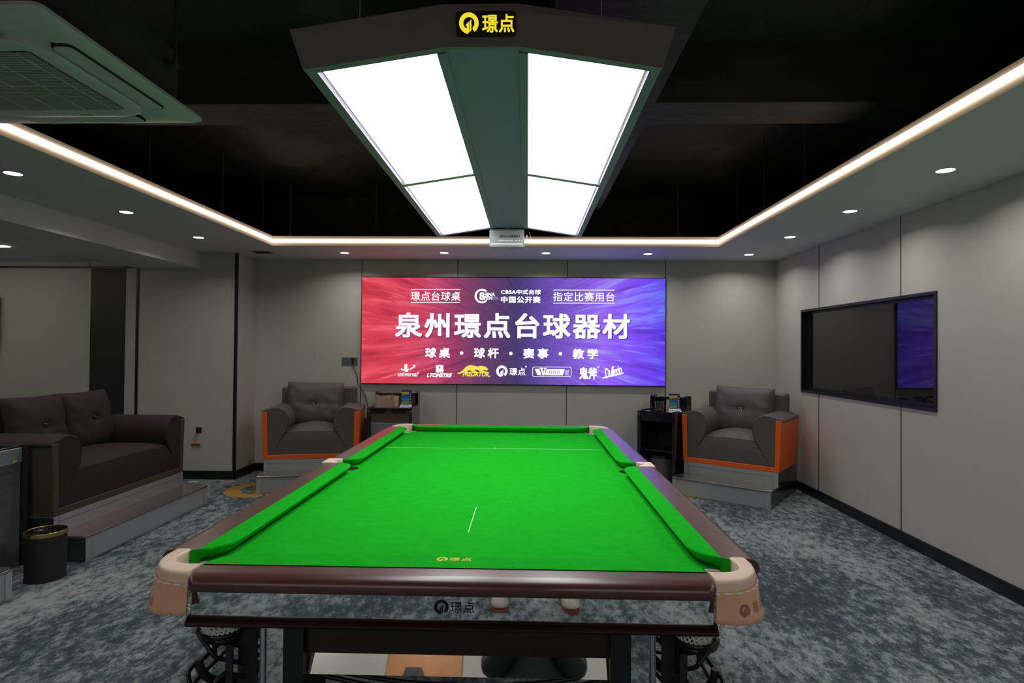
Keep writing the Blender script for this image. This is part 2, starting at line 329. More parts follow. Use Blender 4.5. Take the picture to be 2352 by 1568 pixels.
def emblem(name, r, m, parent, loc, rot=(PI/2, 0, 0), t=0.0006):
    """ring with a pointed tail and an upright arrow bar"""
    A = arc(0, 0, 1, -56, 256, 40) + [(-0.21, -1.06), (0, -0.85), (0, 0.12), (-0.37, -0.2), (-0.22, -0.25), (-0.22, -0.52)] + \
        [(0.57*math.cos(math.radians(a)), 0.57*math.sin(math.radians(a))) for a in range(240, -51, -10)] + [(0.40, -0.58)]
    C_ = [(0.06, 0.12), (0.25, 0.38), (0.25, -0.68), (0.06, -0.88)]
    b = B()
    for poly in (A, C_): b.prism([(x*r, y*r) for x, y in poly], 0, t)
    return b.build(name, m, parent, loc, rot)

# ================================================================ ROOM
XR, YB, XL, YP, ZC, ZS = 2.736, 6.587, -3.069, 6.132, 2.384, 3.10
YN, XF = -2.4, -6.6       # wall behind the camera, far left wall
EX, EY, EL, FH = 1.826, 5.699, -2.507, 0.096
ZB, XB = 2.214, -3.465    # lower ceiling of the side bay
struct(B().box(XF-.1, YN-.1, -.1, XR+.3, YB+.2, 0).build('floor', 'carpet'))
struct(B().box(XF-.1, YN-.1, ZS, XR+.3, YB+.2, ZS+.1).build('ceiling', 'slab'))
# back wall, with seams
struct(B().box(XL-.1, YB, 0, XR+.3, YB+.12, ZC+.02).build('wall_back', 'wall'))
struct(B().box(XF-.1, YB+.001, ZC+.02, XR+.3, YB+.12, ZS).build('wall_back', 'slab'))
# right wall with the recess for the television
TY0, TY1, TZ0, TZ1 = 4.010, 5.963, 0.988, 1.800
b = B()
b.box(XR, YN, 0, XR+.2, TY0, ZC+.02).box(XR, TY1, 0, XR+.2, YB, ZC+.02)
b.box(XR, TY0, 0, XR+.2, TY1, TZ0).box(XR, TY0, TZ1, XR+.2, TY1, ZC+.02)
b.cur = 1; b.box(XR, YN, ZC+.02, XR+.2, YB, ZS)
struct(b.build('wall_right', ['wall', 'slab']))
struct(B().box(XF-.1, YN-.12, 0, XR+.3, YN, ZS).build('wall_front', 'wallrear'))
# left side: projecting pier, then the side bay's rear wall
b = B(); b.box(XF, YP, 0, XL, YB+.1, ZC+.01)
struct(b.build('wall_left', 'wall'))
struct(B().box(XF-.12, YN, 0, XF, YB, ZS).build('wall_bay', 'wall'))
# soffit frame round the open black ceiling
b = B()
b.box(EX, YN, ZC, XR, YB, ZC+FH)
b.box(EL, EY, ZC, EX, YB, ZC+FH)
b.box(XB-.03, YN, ZC, EL, YB, ZC+FH)
b.box(EL, YN, ZC, EX, YN+.9, ZC+FH)
struct(b.build('ceiling', 'soffit'))
# lower ceiling of the bay with a raised tray
b = B()
b.box(-4.12, YN, ZB, XB, YP, ZC+FH)
b.prism([(-4.12, ZB), (-4.12, ZC), (-4.45, ZC), (-4.45, 2.285)], YN, YP, 'y')
b.box(XF, YN, 2.285, -4.45, YP, ZC+FH)
struct(b.build('ceiling', 'soffit'))
# fascia lining (warm painted board on the inner edges)
b = B()
b.box(EX-.004, YN+.9, ZC-.0, EX, EY, ZC+FH); b.box(EL, YN+.9, ZC, EL+.004, EY-.004, ZC+FH); b.box(EL, EY-.004, ZC, EX, EY, ZC+FH)
struct(b.build('trim_1', 'fascia'))
# beams under the black slab
struct(B().box(-3.6, 3.27, 2.76, 2.7, 3.58, ZS).build('ceiling', 'beam'))
struct(B().box(0.10, YN, 2.761, 0.70, YB, ZS).build('ceiling', 'beam'))
# seams
def seam(n, *a): struct(B().box(*a).build('trim_%d' % n, 'seam'))
n = 2
for x in (-1.873, -0.788, 0.437, 1.527): seam(n, x-.004, YB-.0015, .08, x+.004, YB+.002, ZC); n += 1
for y in (5.611, 4.394, 3.176, 1.96, 0.74):
    for z0, z1 in (((.08, TZ0), (TZ1, ZC)) if y > 4 else ((.08, ZC),)): seam(n, XR-.0015, y-.005, z0, XR+.002, y+.005, z1); n += 1
seam(n, -4.66, YP-.0015, 2.235, -4.652, YP+.002, 2.285); n += 1
# black trims and the charcoal band on the bay wall
for a in ((-4.145, YP-.008, .08, -4.118, YP+.001, 2.236), (XF, YP-.008, 2.214, -4.118, YP+.001, 2.237),
          (XL-.022, YP-.006, .08, XL+.006, YP+.02, ZC)):
    struct(B().box(*a).build('trim_%d' % n, 'black')); n += 1
struct(B().box(-4.638, YP-.004, 0.08, -4.262, YP+.001, 2.215).build('trim_%d' % n, 'darkpanel')); n += 1
# baseboards
def bboard(name, x0, y0, x1, y1):
    b = B(); b.box(x0, y0, 0, x1, y1, .066); d = .003
    b.box(x0+(d if x1-x0 < .1 else 0), y0+(d if y1-y0 < .1 else 0), .066, x1, y1, .087)
    struct(b.build(name, 'black'))
bboard('baseboard_back', XL, YB-.014, XR, YB)
bboard('baseboard_right', XR-.014, YN, XR, YB)
bboard('baseboard_left', XF, YP-.014, XL+.014, YP)
struct(B().box(XL, YP-.014, 0, XL+.014, YB, .087).build('baseboard_pier', 'black'))
# carpet emblems
for (x, y, r, rz) in ((-2.60, 5.72, .33, 0.5), (-2.25, -.34, .45, 0.3), (1.33, 5.78, .30, -0.4)):
    struct(emblem('floor', r, 'carpetgold', None, (x, y, .0005), (0, 0, rz), 0.001))
# ---- cove light strips
def strip(label, *a): tag(B().box(*a).build('light_strip', 'strip'), label, 'light strip', 'glowing strips along the ceiling edge')
zc = ZC + .048
strip('warm glowing strip along the right ceiling edge', EX-.018, YN+.9, zc-.014, EX-.004, EY-.018, zc+.014)
strip('warm glowing strip along the ceiling edge above the wall screen', EL+.004, EY-.018, zc-.014, EX-.004, EY-.004, zc+.014)
strip('warm glowing strip along the left ceiling edge, partly behind the air conditioner', EL+.004, YN+.9, zc-.014, EL+.018, EY-.018, zc+.014)
tag(B().box(-6.4, 5.175, 2.279, -4.70, 5.215, 2.286).build('linear_light', 'linear'), 'thin white light line recessed in the low ceiling at the left', 'ceiling light')
tag(B().box(-6.4, 3.4, 2.279, -4.95, 3.44, 2.286).build('linear_light', 'linear'), 'thin light line added unseen beyond the left picture edge to brighten the side bay', 'ceiling light')  # unseen strip added to lift the brightness of the side bay
# ---- downlights
LBL = [
 ((-2.985, 3.322), 'round downlight in the left soffit nearest the air conditioner'),
 ((-2.985, 4.286), 'middle one of the three round downlights in the left soffit'),
 ((-3.0, 5.273), 'farthest round downlight in the left soffit, before the wall pier'),
 ((-1.92, 6.112), 'round downlight above the left armchair side of the wall screen'),
 ((-0.872, 6.09), 'round downlight above the left half of the wall screen'),
 ((0.183, 6.09), 'round downlight above the middle of the wall screen, right of the hanging camera box'),
 ((1.237, 6.115), 'round downlight above the right end of the wall screen'),
 ((2.28, 6.143), 'round downlight in the far right ceiling corner above the right armchair'),
 ((2.28, 5.187), 'second downlight from the far corner in the right soffit'),
 ((2.28, 4.231), 'third downlight from the far corner in the right soffit'),
 ((2.28, 3.275), 'nearest and largest downlight in the right soffit'),
]
rear_fill = bpy.data.lights.new('rear_fill_lamp', 'AREA'); rear_fill.shape = 'DISK'; rear_fill.size = .075; rear_fill.energy = 13; rear_fill.color = (1, .955, .88); rear_fill.spread = math.radians(150)  # for the unseen rear row, added to light the table's front
first = None
for i, ((x, y), lab) in enumerate(LBL + [((2.28, 2.32-.955*k), None) for k in range(4)] + [((-2.985, 2.36-.96*k), None) for k in range(4)] + [((-1.95+1.05*k, -1.95), None) for k in range(4)]):
    if lab is None:
        j = i-11; o_n = ('first', 'second', 'third', 'fourth')[j % 4]
        lab = (o_n + ' downlight of the right soffit past the nearest visible one, beside the camera', o_n + ' downlight of the left soffit past the air conditioner, beside the camera',
               o_n + ' downlight from the left in the unseen row added behind the camera')[j//4]
    if first is None:
        first = t = thing('downlight', lab, 'ceiling light', (x, y, ZC), 0, 'round downlights in the soffit')
        B().lathe([(.036, -.001), (.044, -.002), (.052, -.003), (.055, -.0015), (.055, 0)], 32, cap=False).build('rim', 'white', t, smooth=True)
        B().lathe([(.001, -.0022), (.044, -.0022), (.044, -.001)], 32, cap=True).build('lens', 'down', t)
        ld = bpy.data.lights.new('downlight_lamp', 'AREA'); ld.shape = 'DISK'; ld.size = .075; ld.energy = DOWN_W; ld.color = (1, .955, .88); ld.spread = math.radians(150)
        lo = bpy.data.objects.new('lamp', ld); COL.objects.link(lo); lo.parent = t; lo.location = (0, 0, -.006)
    else:
        t = copytree(first); t.location = (x, y, ZC); t['label'] = lab
        if y < -1:      # the row behind the camera is added as front light, so stronger
            for ch in t.children:
                if ch.type == 'LIGHT': ch.data = rear_fill
# the side bay has no downlights; the added light line brightens it
# ---- ceiling hangers
hg = None
for (u, y, lab) in ((-2.56, 3.9, 'nearest thin threaded rod above the left ceiling edge'), (-2.56, 4.85, 'second thin threaded rod above the left ceiling edge'), (-2.56, 5.6, 'thin threaded rod above the left inner ceiling corner'),
               (-2.35, 5.75, 'thin threaded rod left of the others above the rear ceiling edge'), (-1.5, 5.75, 'thin threaded rod above the rear ceiling edge, left of the pendant lamp'), (1.45, 5.75, 'thin threaded rod above the rear ceiling edge, right of the pendant lamp'),
               (1.88, 5.35, 'farthest thin threaded rod above the right ceiling edge'), (1.88, 4.75, 'middle thin threaded rod above the right ceiling edge'), (1.88, 4.05, 'nearest thin threaded rod above the right ceiling edge')):
    if hg is None:
        hg = o = tag(B().tube([(0, 0, 0), (0, 0, ZS-ZC-FH)], .004, 6).box(-.008, -.008, 0, .008, .008, .05).build('ceiling_hanger', 'acbody', None, (u, y, ZC+FH)), lab, 'hanger rod', 'threaded rods above the soffit')
    else: o = hg.copy(); COL.objects.link(o); o.location = (u, y, ZC+FH); o['label'] = lab
tag(B().box(-2.87, 6.02, ZC-.003, -2.70, 6.17, ZC).build('access_hole_cover', 'blackmat'), 'small dark square plate in the ceiling beside the wall pier', 'ceiling plate')

# ================================================================ LED WALL SCREEN
t = thing('wall_screen', 'wide glowing red and violet advertising screen on the back wall', 'screen', (-1.867, YB, 0.990))
SW, SH = 3.394, 1.200
B().box(0, -.03, 0, SW, -.001, SH).build('frame', 'blackmat', t)
B().box(.008, -.0315, .008, SW-.008, -.030, SH-.008).build('picture', 'screen', t)
def sp_(u, v):   # photo crop coordinates (2352x915 crop of 820..1540 x 620..900) to local screen position
    px = 820 + u/3.2667; py = 620 + v/3.2667
    lx = (px-832)/(1528-832)*SW; top = 636+(px-832)*2/696; bot = 881+(px-832)*4/696
    return lx, (1-(py-top)/(bot-top))*SH
def stext(body, u0, u1, v0, v1, m='txt', bold=.01, spacing=1.0, shear=0, name='lettering', yoff=-.0330):
    x0, z1 = sp_(u0, v0); x1, z0 = sp_(u1, v1)
    return text(name, body, 1, m, t, ((x0+x1)/2, yoff, (z0+z1)/2), bold=bold, width=x1-x0, height=z1-z0, spacing=spacing, shear=shear)
def spoly(name, pts, m='txt', yoff=-.0325):
    b = B(); q = [sp_(*p) for p in pts]; b.prism(q, yoff, yoff-.0006, 'y'); return b.build(name, m, t)
stext('泉州璟点台球器材', 302, 2055, 325, 520, 'txtsh', .024, 1.15, yoff=-.0317, name='lettering_shadow')
stext('泉州璟点台球器材', 297, 2048, 320, 514, 'txt', .024, 1.15)
stext('璟点台球桌', 413, 785, 163, 232, 'txt', .006, 1.08)
stext('指定比赛用台', 1477, 1933, 166, 236, 'txt', .006, 1.08)
stext('CBSA中式台球', 1088, 1386, 147, 184, 'txt', .03, 1.05)
stext('中国公开赛', 1088, 1384, 197, 248, 'txt', .03, 1.1)
stext('球桌', 525, 710, 582, 658, 'txt', .03, 1.5)
stext('球杆', 890, 1075, 582, 660, 'txt', .03, 1.5)
stext('赛事', 1258, 1445, 585, 662, 'txt', .03, 1.5)
stext('教学', 1626, 1812, 587, 663, 'txt', .03, 1.5)
for (u, v) in ((798, 622), (1166, 624), (1534, 625)):
    spoly('dot', [(u+13*math.cos(a*PI/8), v+13*math.sin(a*PI/8)) for a in range(16)])
for (u0, u1, v, dv) in ((413, 785, 147, 3), (413, 785, 244, 3), (1477, 1933, 151, 3), (1477, 1933, 248, 3)):
    spoly('rule_line', [(u0, v-2.5), (u1, v-2.5), (u1, v+2.5), (u0, v+2.5)])
# round event emblem
def ringarc(cu, cv, ro, ri, a0, a1, n=26):
    o = [(cu+ro*math.cos(math.radians(a0+(a1-a0)*i/n)), cv-ro*math.sin(math.radians(a0+(a1-a0)*i/n))) for i in range(n+1)]
    i_ = [(cu+ri*math.cos(math.radians(a1-(a1-a0)*i/n)), cv-ri*math.sin(math.radians(a1-(a1-a0)*i/n))) for i in range(n+1)]
    return o+i_
spoly('emblem_ring', ringarc(946, 196, 54, 40, 45, 320))
stext('CHINA', 930, 1044, 170, 198, 'txt', .03); stext('OPEN', 930, 1024, 197, 224, 'txt', .03)
stext('8', 928, 964, 168, 226, 'txt', .03)
stext('中式台球', 1024, 1062, 200, 209, 'txtb', .0); stext('中国公开赛', 1024, 1070, 212, 222, 'txtb', .0)
# sponsor marks
stext('universal', 322, 468, 763, 797, 'txt', .012)
spoly('dot', [(475+5*math.cos(a*PI/6), 771+5*math.sin(a*PI/6)) for a in range(12)])
spoly('sponsor_mark', [(370, 705), (391, 705), (391, 748), (398, 762), (380, 766), (370, 752)])
spoly('sponsor_mark', [(402, 712), (426, 712), (428, 745), (418, 762), (402, 766), (394, 758), (402, 748)], 'txtr')
spoly('sponsor_mark', [(342, 738), (350, 737), (352, 744), (372, 746), (410, 738), (440, 724), (441, 717), (428, 713), (446, 711), (452, 718), (447, 729), (415, 747), (375, 755), (346, 749)])
b = B()
for poly in ([(607, 713), (660, 713), (664, 724), (660, 735), (666, 750), (660, 767), (607, 767)],): b.prism([sp_(*p) for p in poly], -.0325, -.0331, 'y')
b.build('sponsor_mark', 'txt', t); spoly('sponsor_mark', [(628, 722), (640, 722), (640, 737), (628, 737)], 'txtv', -.0334)
stext('LTOMSTRE', 538, 728, 772, 803, 'txt', .035, shear=.35)
stext('PREDATOR', 806, 1002, 760, 797, 'txty', .03, shear=.3)
spoly('dot', [(1007+6*math.cos(a*PI/6), 795+6*math.sin(a*PI/6)) for a in range(12)], 'txty')
spoly('sponsor_mark', [(767.5, 768.5), (772.5, 777.0), (787.5, 778.0), (800.0, 772.0), (820.0, 761.0), (825.0, 770.0), (850.0, 771.0), (856.0, 765.0), (845.0, 761.0), (836.0, 757.0), (850.0, 750.0), (865.0, 750.0), (876.0, 758.5), (895.0, 770.0), (925.0, 772.0), (931.0, 766.0), (915.0, 762.0), (900.0, 752.0), (892.5, 745.0), (915.0, 746.0), (929.0, 752.0), (942.5, 761.0), (965.0, 769.0), (995.0, 771.0), (1003.0, 768.0), (1000.0, 763.0), (977.5, 759.0), (962.5, 753.0), (952.5, 746.0), (972.5, 748.0), (986.0, 752.0), (995.0, 747.0), (996.0, 739.0), (990.0, 732.0), (977.5, 723.0), (965.0, 720.0), (952.5, 717.0), (934.0, 717.0), (922.5, 722.0), (907.5, 720.0), (887.5, 715.0), (867.5, 712.0), (850.0, 714.0), (832.5, 723.0), (820.0, 735.0), (812.5, 745.0), (800.0, 757.0), (787.5, 765.0)], 'txty')
x_, z_ = sp_(1100, 756); emblem('emblem', .0135*4.7, 'txt', t, (x_, -.0325, z_))
stext('璟点', 1156, 1276, 730, 787, 'txt', .015, 1.05); spoly('dot', [(1279+6*math.cos(a*PI/6), 722+6*math.sin(a*PI/6)) for a in range(12)])
b = B()
for (r0, k) in (((1327, 722, 1617, 797), 1),):
    o_ = rrect(1327, 722, 1617, 797, 14); i_ = rrect(1331, 726, 1613, 793, 11)
    N = len(o_); O = [sp_(*p) for p in o_]; I = [sp_(*p) for p in i_]
    b.add([(x, -.0331, z) for x, z in O+I], [(i, (i+1) % N, N+(i+1) % N, N+i) for i in range(N)])
b.build('sponsor_border', 'txt', t)
spoly('sponsor_mark', [(1345, 738), (1378, 738), (1397, 785), (1364, 785)]); spoly('sponsor_mark', [(1378, 731), (1407, 731), (1408, 737), (1403, 737), (1410, 765), (1418, 737), (1412, 737), (1413, 731), (1434, 731), (1434, 737), (1428, 737), (1414, 787), (1404, 787), (1388, 737), (1378, 737)])
spoly('sponsor_mark', [(1434, 740), (1568, 740), (1553, 785), (1418, 785)]); stext('800', 1449, 1534, 751, 776, 'txtv', .0, 1.2, yoff=-.0338)
stext('台尼', 1570, 1600, 742, 787, 'txt', .0, shear=.2)
stext('鬼斧', 1674, 1808, 724, 815, 'txt', .03, .95); spoly('dot', [(1815+9*math.cos(a*PI/6), 724+9*math.sin(a*PI/6)) for a in range(12)], 'txtb')
o = stext('Dufferin', 1860, 1990, 718, 792, 'txt', .012, .85, shear=.35); o.rotation_euler = (PI/2, -.28, 0)
spoly('sponsor_mark', [(1844, 806), (1850, 808), (2010, 767), (1990, 764), (1850, 800)]); spoly('dot', [(1964+5*math.cos(a*PI/6), 725+5*math.sin(a*PI/6)) for a in range(12)], 'txtr')

# ================================================================ TELEVISION in the right wall
t = thing('television', 'black wide television recessed in the right wall reflecting the screen', 'television', (XR, 0, 0))
b = B(); fr = .022
b.box(-.010, TY0, TZ0, .0, TY0+fr, TZ1).box(-.010, TY1-fr, TZ0, .0, TY1, TZ1).box(-.010, TY0+fr, TZ0, .0, TY1-fr, TZ0+fr).box(-.010, TY0+fr, TZ1-fr, .0, TY1-fr, TZ1)
b.box(0, TY0, TZ0, .08, TY0+.010, TZ1).box(0, TY1-.010, TZ0, .08, TY1, TZ1).box(0, TY0, TZ0, .08, TY1, TZ0+.010).box(0, TY0, TZ1-.010, .08, TY1, TZ1)
b.build('surround_frame', 'black', t)
B().box(.052, TY0+.01, TZ0+.01, .078, TY1-.01, TZ1-.01).build('casing', 'plastic', t)
B().box(.047, TY0+.05, TZ0+.05, .0519, TY1-.05, TZ1-.045).build('screen_glass', 'tvglass', t)
# second TV at the left picture edge
t = thing('television', 'edge of a black wall television cut off by the left picture border', 'television', (-5.62, YP, 1.62))
B().box(-.9, -.06, -.29, 0.012, -.02, .29).build('casing', 'plastic', t, bevel=.004)
B().box(-.88, -.0615, -.27, -.006, -.0602, .27).build('screen_glass', 'tvglass', t)
B().box(-.6, -.02, -.12, -.3, -.001, .12).build('wall_bracket', 'blackmat', t)

# ================================================================ HANGING LAMP
LX, LY0, LY1 = -0.130, 1.580, 3.970
t = thing('pendant_lamp', 'huge rectangular hanging lamp with four white panels above the billiard table', 'lamp', (LX, 0, 0))
zo, zi = 2.150, 2.210
def zw(x): return zi if abs(x) < .10 else zi-(abs(x)-.10)/(.485-.10)*(zi-zo)
bot = [(-.485, zo+.012), (-.10, zi+.012), (.10, zi+.012), (.485, zo+.012)]; top = [(.515, zo+.09), (.10, zi+.095), (-.10, zi+.095), (-.515, zo+.09)]
B().prism(bot+top, LY0+.004, LY1-.004, 'y').build('housing', 'lamphouse', t)
def wing(x0, x1, y0, y1, d0=.0, d1=.014):     # sheet following the wing slope
    b = B(); z0, z1 = zw(x0), zw(x1)
    return [(x0,y0,z0+d0),(x1,y0,z1+d0),(x1,y1,z1+d0),(x0,y1,z0+d0),(x0,y0,z0+d1),(x1,y0,z1+d1),(x1,y1,z1+d1),(x0,y1,z0+d1)]
BF = [(0,3,2,1),(4,5,6,7),(0,1,5,4),(1,2,6,5),(2,3,7,6),(3,0,4,7)]
yb0, yb1, ym = LY0+.028, LY1-.035, 2.745
b = B()
for s in (-1, 1):
    for (x0, x1, y0, y1) in ((.485, .457, LY0, LY1), (.457, .10, LY0, yb0), (.457, .10, yb1, LY1)):
        b.add(wing(s*x0, s*x1, y0, y1, -.006, .014), BF)
    b.add(wing(s*.125, s*.10, yb0, yb1, -.010, .014), BF)
b.build('frame', 'lampunder', t)
B().box(-.10, LY0+.002, zi-.004, .10, LY1-.002, zi+.013).build('centre_spine', 'spine', t)
for s in (-1, 1):
    for (y0, y1) in ((yb0, ym-.018), (ym+.018, yb1)):
        B().add(wing(s*.447, s*.128, y0+.004, y1, .004, .010), BF).build('light_panel', 'panel', t)
    B().add(wing(s*.457, s*.125, ym-.018, ym+.018, -.004, .011), BF).build('divider_bar', 'grille', t)
# leaning front and rear fascia boards
for (y0, sgn) in ((LY0, -1), (LY1, 1)):
    lo = [(-.487, zo-.006), (-.10, zi-.006), (.10, zi-.006), (.487, zo-.006)]; hi = [(-.517, zo+.092), (-.10, zi+.098), (.10, zi+.098), (.517, zo+.092)]
    b = B(); fr_ = [(x, y0, z) for x, z in lo]+[(x, y0+sgn*.022, z) for x, z in reversed(hi)]
    bk = [(x, y0-sgn*.012, z) for x, z in lo]+[(x, y0+sgn*.010, z) for x, z in reversed(hi)]
    b.loops([fr_, bk]); b.build('fascia', 'lamphouse', t)
sg = B().prism(rrect(-.080, -.032, .080, .031, .008), -.002, .002, 'y').build('sign', 'blklogo', t, (.001+.012, LY0-.0155, 2.258), rot=(.22, 0, 0))
emblem('emblem', .0262, 'signgold', sg, (-.046, -.0028, 0.001))
text('lettering', '璟点', 1, 'signgold', sg, (.0325, -.0028, 0.0), bold=.02, width=.086, height=.045, spacing=1.05)
for x in (-.35, .33): B().tube([(x, 1.64, zw(x)+.09), (x, 1.64, ZS)], .0014, 6).build('suspension_cable', 'grille', t)
for x in (-.35, .33): B().tube([(x, 3.9, zw(x)+.09), (x, 3.9, ZS)], .0014, 6).build('suspension_cable', 'grille', t)
# box hanging at the far end
t = thing('camera_box', 'small pale box with printed lettering hung below the far end of the pendant lamp', 'camera box', (-.145, 4.02, 2.078))
B().prism(rrect(-.117, 0, .117, .118, .008), -.06, .06, 'y').build('casing', 'boxgrey', t)
B().box(-.108, -.0615, .016, .108, -.060, .021).build('light_bar', 'txt', t)
B().box(-.108, -.0612, .100, .108, -.060, .103).build('groove', 'grille', t)
text('lettering', '泉州台球器材', 1, 'blackmat', t, (.02, -.0612, .070), width=.14, height=.018, bold=.01)
text('lettering', '台球赛事记分器  电话：1386 747 567', 1, 'txt', t, (.025, -.0612, .042), width=.165, height=.009)
B().tube([(.117, 0, .05), (.135, -.01, .05), (.135, -.01, .09)], .004, 6).build('antenna', 'white', t)
B().tube(smoothpath([(.12, 0, .035), (.15, 0, .04), (.163, 0, .07), (.15, 0, .11)], 5), .0018, 6).build('cable', 'white', t)
B().box(-.02, -.02, .118, .02, .02, .14).build('mount', 'lampunder', t)

# ================================================================ CASSETTE AIR CONDITIONER
AX0, AX1, AY0, AY1, AZ = -2.475, -1.493, 1.735, 2.660, 2.40
t = thing('air_conditioner', 'white square cassette air conditioner hanging from the black ceiling at upper left', 'air conditioner', ((AX0+AX1)/2, (AY0+AY1)/2, AZ))
hw, hd = (AX1-AX0)/2, (AY1-AY0)/2
b = B()
b.loops([[(x, y, z) for x, y in rrect(-hw+i, -hd+i, hw-i, hd-i, .03)] for i, z in ((0.02, .038), (0, .034), (0, .022), (.02, .010), (.10, .004), (.13, .012), (.13, .012))])
b.build('panel', 'white', t, bevel=0, smooth=True)
b = B(); iw, idp = hw-.14, hd-.14
b.loops([[(x, y, z) for x, y in rrect(-iw+i, -idp+i, iw-i, idp-i, .13, 8)] for i, z in ((0, .02), (0, -.006), (.012, -.014), (.05, -.018))])
b.build('centre_cover', 'white', t, smooth=True)
gr = B().prism(rrect(-iw+.06, -idp+.06, iw-.06, idp-.10, .02), -.0186, -.0176).build('grille', 'seam', t)
b = B()
ys = -idp+.065
while ys < idp-.11: b.box(-iw+.065, ys, -.0215, iw-.065, ys+.0085, -.0187); ys += .0125
b.build('slats', 'grille', gr)
b = B()
for x in (-.24, -.12, 0, .12, .24): b.box(x-.003, -idp+.065, -.0225, x+.003, idp-.105, -.0188)
b.build('rib', 'white', gr)
mk = B()
for i in range(6): mk.box(.055+.009*i, idp-.049, -.0188, .061+.009*i, idp-.042, -.0183)
mk.build('maker_mark', 'seam', t)
for k in range(4):
    a = k*PI/2; L_ = .27; dd = (hw if k % 2 == 0 else hd)-.095
    slot = B().prism(rrect(-.038, -L_, .038, L_, .03), .0, .012).build('outlet_slot', 'blackmat', t, (math.cos(a)*dd, math.sin(a)*dd, .001), (0, 0, a))
    B().prism(rrect(-.034, -L_+.012, .034, L_-.012, .02), -.004, -.0012).build('louver', 'white', slot, rot=(0, 0 if k != 3 else .7, 0))
B().prism(rrect(-.41, -.41, .41, .41, .04), .038, .30).build('body', 'acbody', t)
for (sx_, sy_2) in ((-1, -1), (1, -1), (-1, 1), (1, 1)):
    B().box(sx_*.44-.02, sy_2*.3-.02, .20, sx_*.44+.02, sy_2*.3+.02, .22).tube([(sx_*.45, sy_2*.3, .20), (sx_*.45, sy_2*.3, ZS-AZ)], .005, 6).build('hanging_bracket', 'acbody', t)
b = B(); b.tube(smoothpath([(-.41, .1, .2), (-.7, .1, .25), (-.9, -.4, .3), (-.9, -1.5, .32)], 5), .02, 8); b.build('refrigerant_pipe', 'blackmat', t)

# ================================================================ BILLIARD TABLE
TX, TY, TA = -0.183, 2.790, 0.00241
t = thing('billiard_table', 'large billiard table with bright green cloth and mahogany rails', 'billiard table', (TX, TY, 0), TA)
TB = t
def mir(pts, sx_, sy_2):
    q = [(x*sx_, y*sy_2) for x, y in pts]; return q if sx_*sy_2 > 0 else q[::-1]
# bed with pocket cut-outs
quad = []
def cutc(): return [(.693, 1.215), (.665, 1.213), (.632, 1.222), (.608, 1.243), (.595, 1.27), (.592, 1.30), (.597, 1.325)]
mid = [(.693, -.055), (.660, -.052), (.634, -.040), (.620, -.020), (.616, 0), (.620, .020), (.634, .040), (.660, .052), (.693, .055)]
q1 = cutc(); q2 = [(-x, y) for x, y in q1][::-1]; q3 = [(-x, -y) for x, y in q1]; q4 = [(x, -y) for x, y in q1][::-1]
poly = mid + q1 + q2 + [(-x, -y) for x, y in mid] + q3 + q4
bed = B().prism(poly, .790, .815).build('playing_surface', 'felt', t)
B().box(-.63, .6085, .815, .63, .6115, .8156).build('baulk_line', 'chalk', bed)
B().box(-.0015, -.945, .815, .0015, -.656, .8156).build('centre_line', 'chalk', bed)
B().box(-.002, .60, .8153, .002, .64, .816).build('spot_mark', 'chalk', bed)
# cushions
def cushion(outer, nose, off, name='cushion'):
    """outer: straight back edge (2 pts), nose: polyline; off: function shifting a nose point towards the rail"""
    l = []
    for z, d in ((.8155, .030), (.832, .012), (.843, .001), (.848, 0), (.8515, .003), (.8525, .009)):
        l.append([(p[0]+off(p)[0]*d, p[1]+off(p)[1]*d, z) for p in nose] + [(p[0], p[1], z if z < .85 else .851) for p in outer])
    return B().loops(l).build(name, 'felt', TB, smooth=True)
side = [(.700, .0425), (.678, .044), (.653, .056), (.635, .073), (.624, .098), (.620, .13)] + [(.620, .3+.2*k) for k in range(5)] + [(.621, 1.15), (.627, 1.178), (.641, 1.204), (.661, 1.228), (.684, 1.244), (.701, 1.2520)]
def offs(sx_): return lambda p: ((sx_, 0) if .11 < abs(p[1]) < 1.17 else ((0, 0) if abs(p[0]) > .68 else (sx_*.8, (-1 if abs(p[1]) > 1 else 1)*(.4 if p[1] > 0 else -.4))))
for sx_ in (-1, 1):
    for sy_2 in (-1, 1):
        nose = [(x*sx_, y*sy_2) for x, y in side]; outer = [(x*sx_, y*sy_2) for x, y in ((.7045, 1.2530), (.7045, 1.2438), (.687, 1.2438), (.687, .0506), (.704, .0506), (.704, .0425))]
        cushion(outer, nose, offs(sx_))
end = [(-.617, 1.338), (-.611, 1.318), (-.598, 1.296), (-.578, 1.275), (-.553, 1.262), (-.52, 1.256)] + [(-.4+.2*k, 1.255) for k in range(5)] + [(.52, 1.256), (.553, 1.262), (.578, 1.275), (.598, 1.296), (.611, 1.318), (.617, 1.338)]
for sy_2 in (-1, 1):
    c_ = cushion([(.617, 1.325*sy_2), (-.617, 1.325*sy_2)], [(x, y*sy_2) for x, y in end], lambda p, s=sy_2: (0, s))
    if sy_2 == -1:
        e_ = emblem('emblem', .0150, 'feltgold', c_, (-.033, -1.2895, .8527), (0, 0, 0), .0004); e_.scale = (.95, 1.0, 1)
        text('lettering', '璟点', 1, 'feltgold', c_, (.0135, -1.2900, .8530), (0, 0, 0), bold=.02, width=.057, height=.024, spacing=1.2)
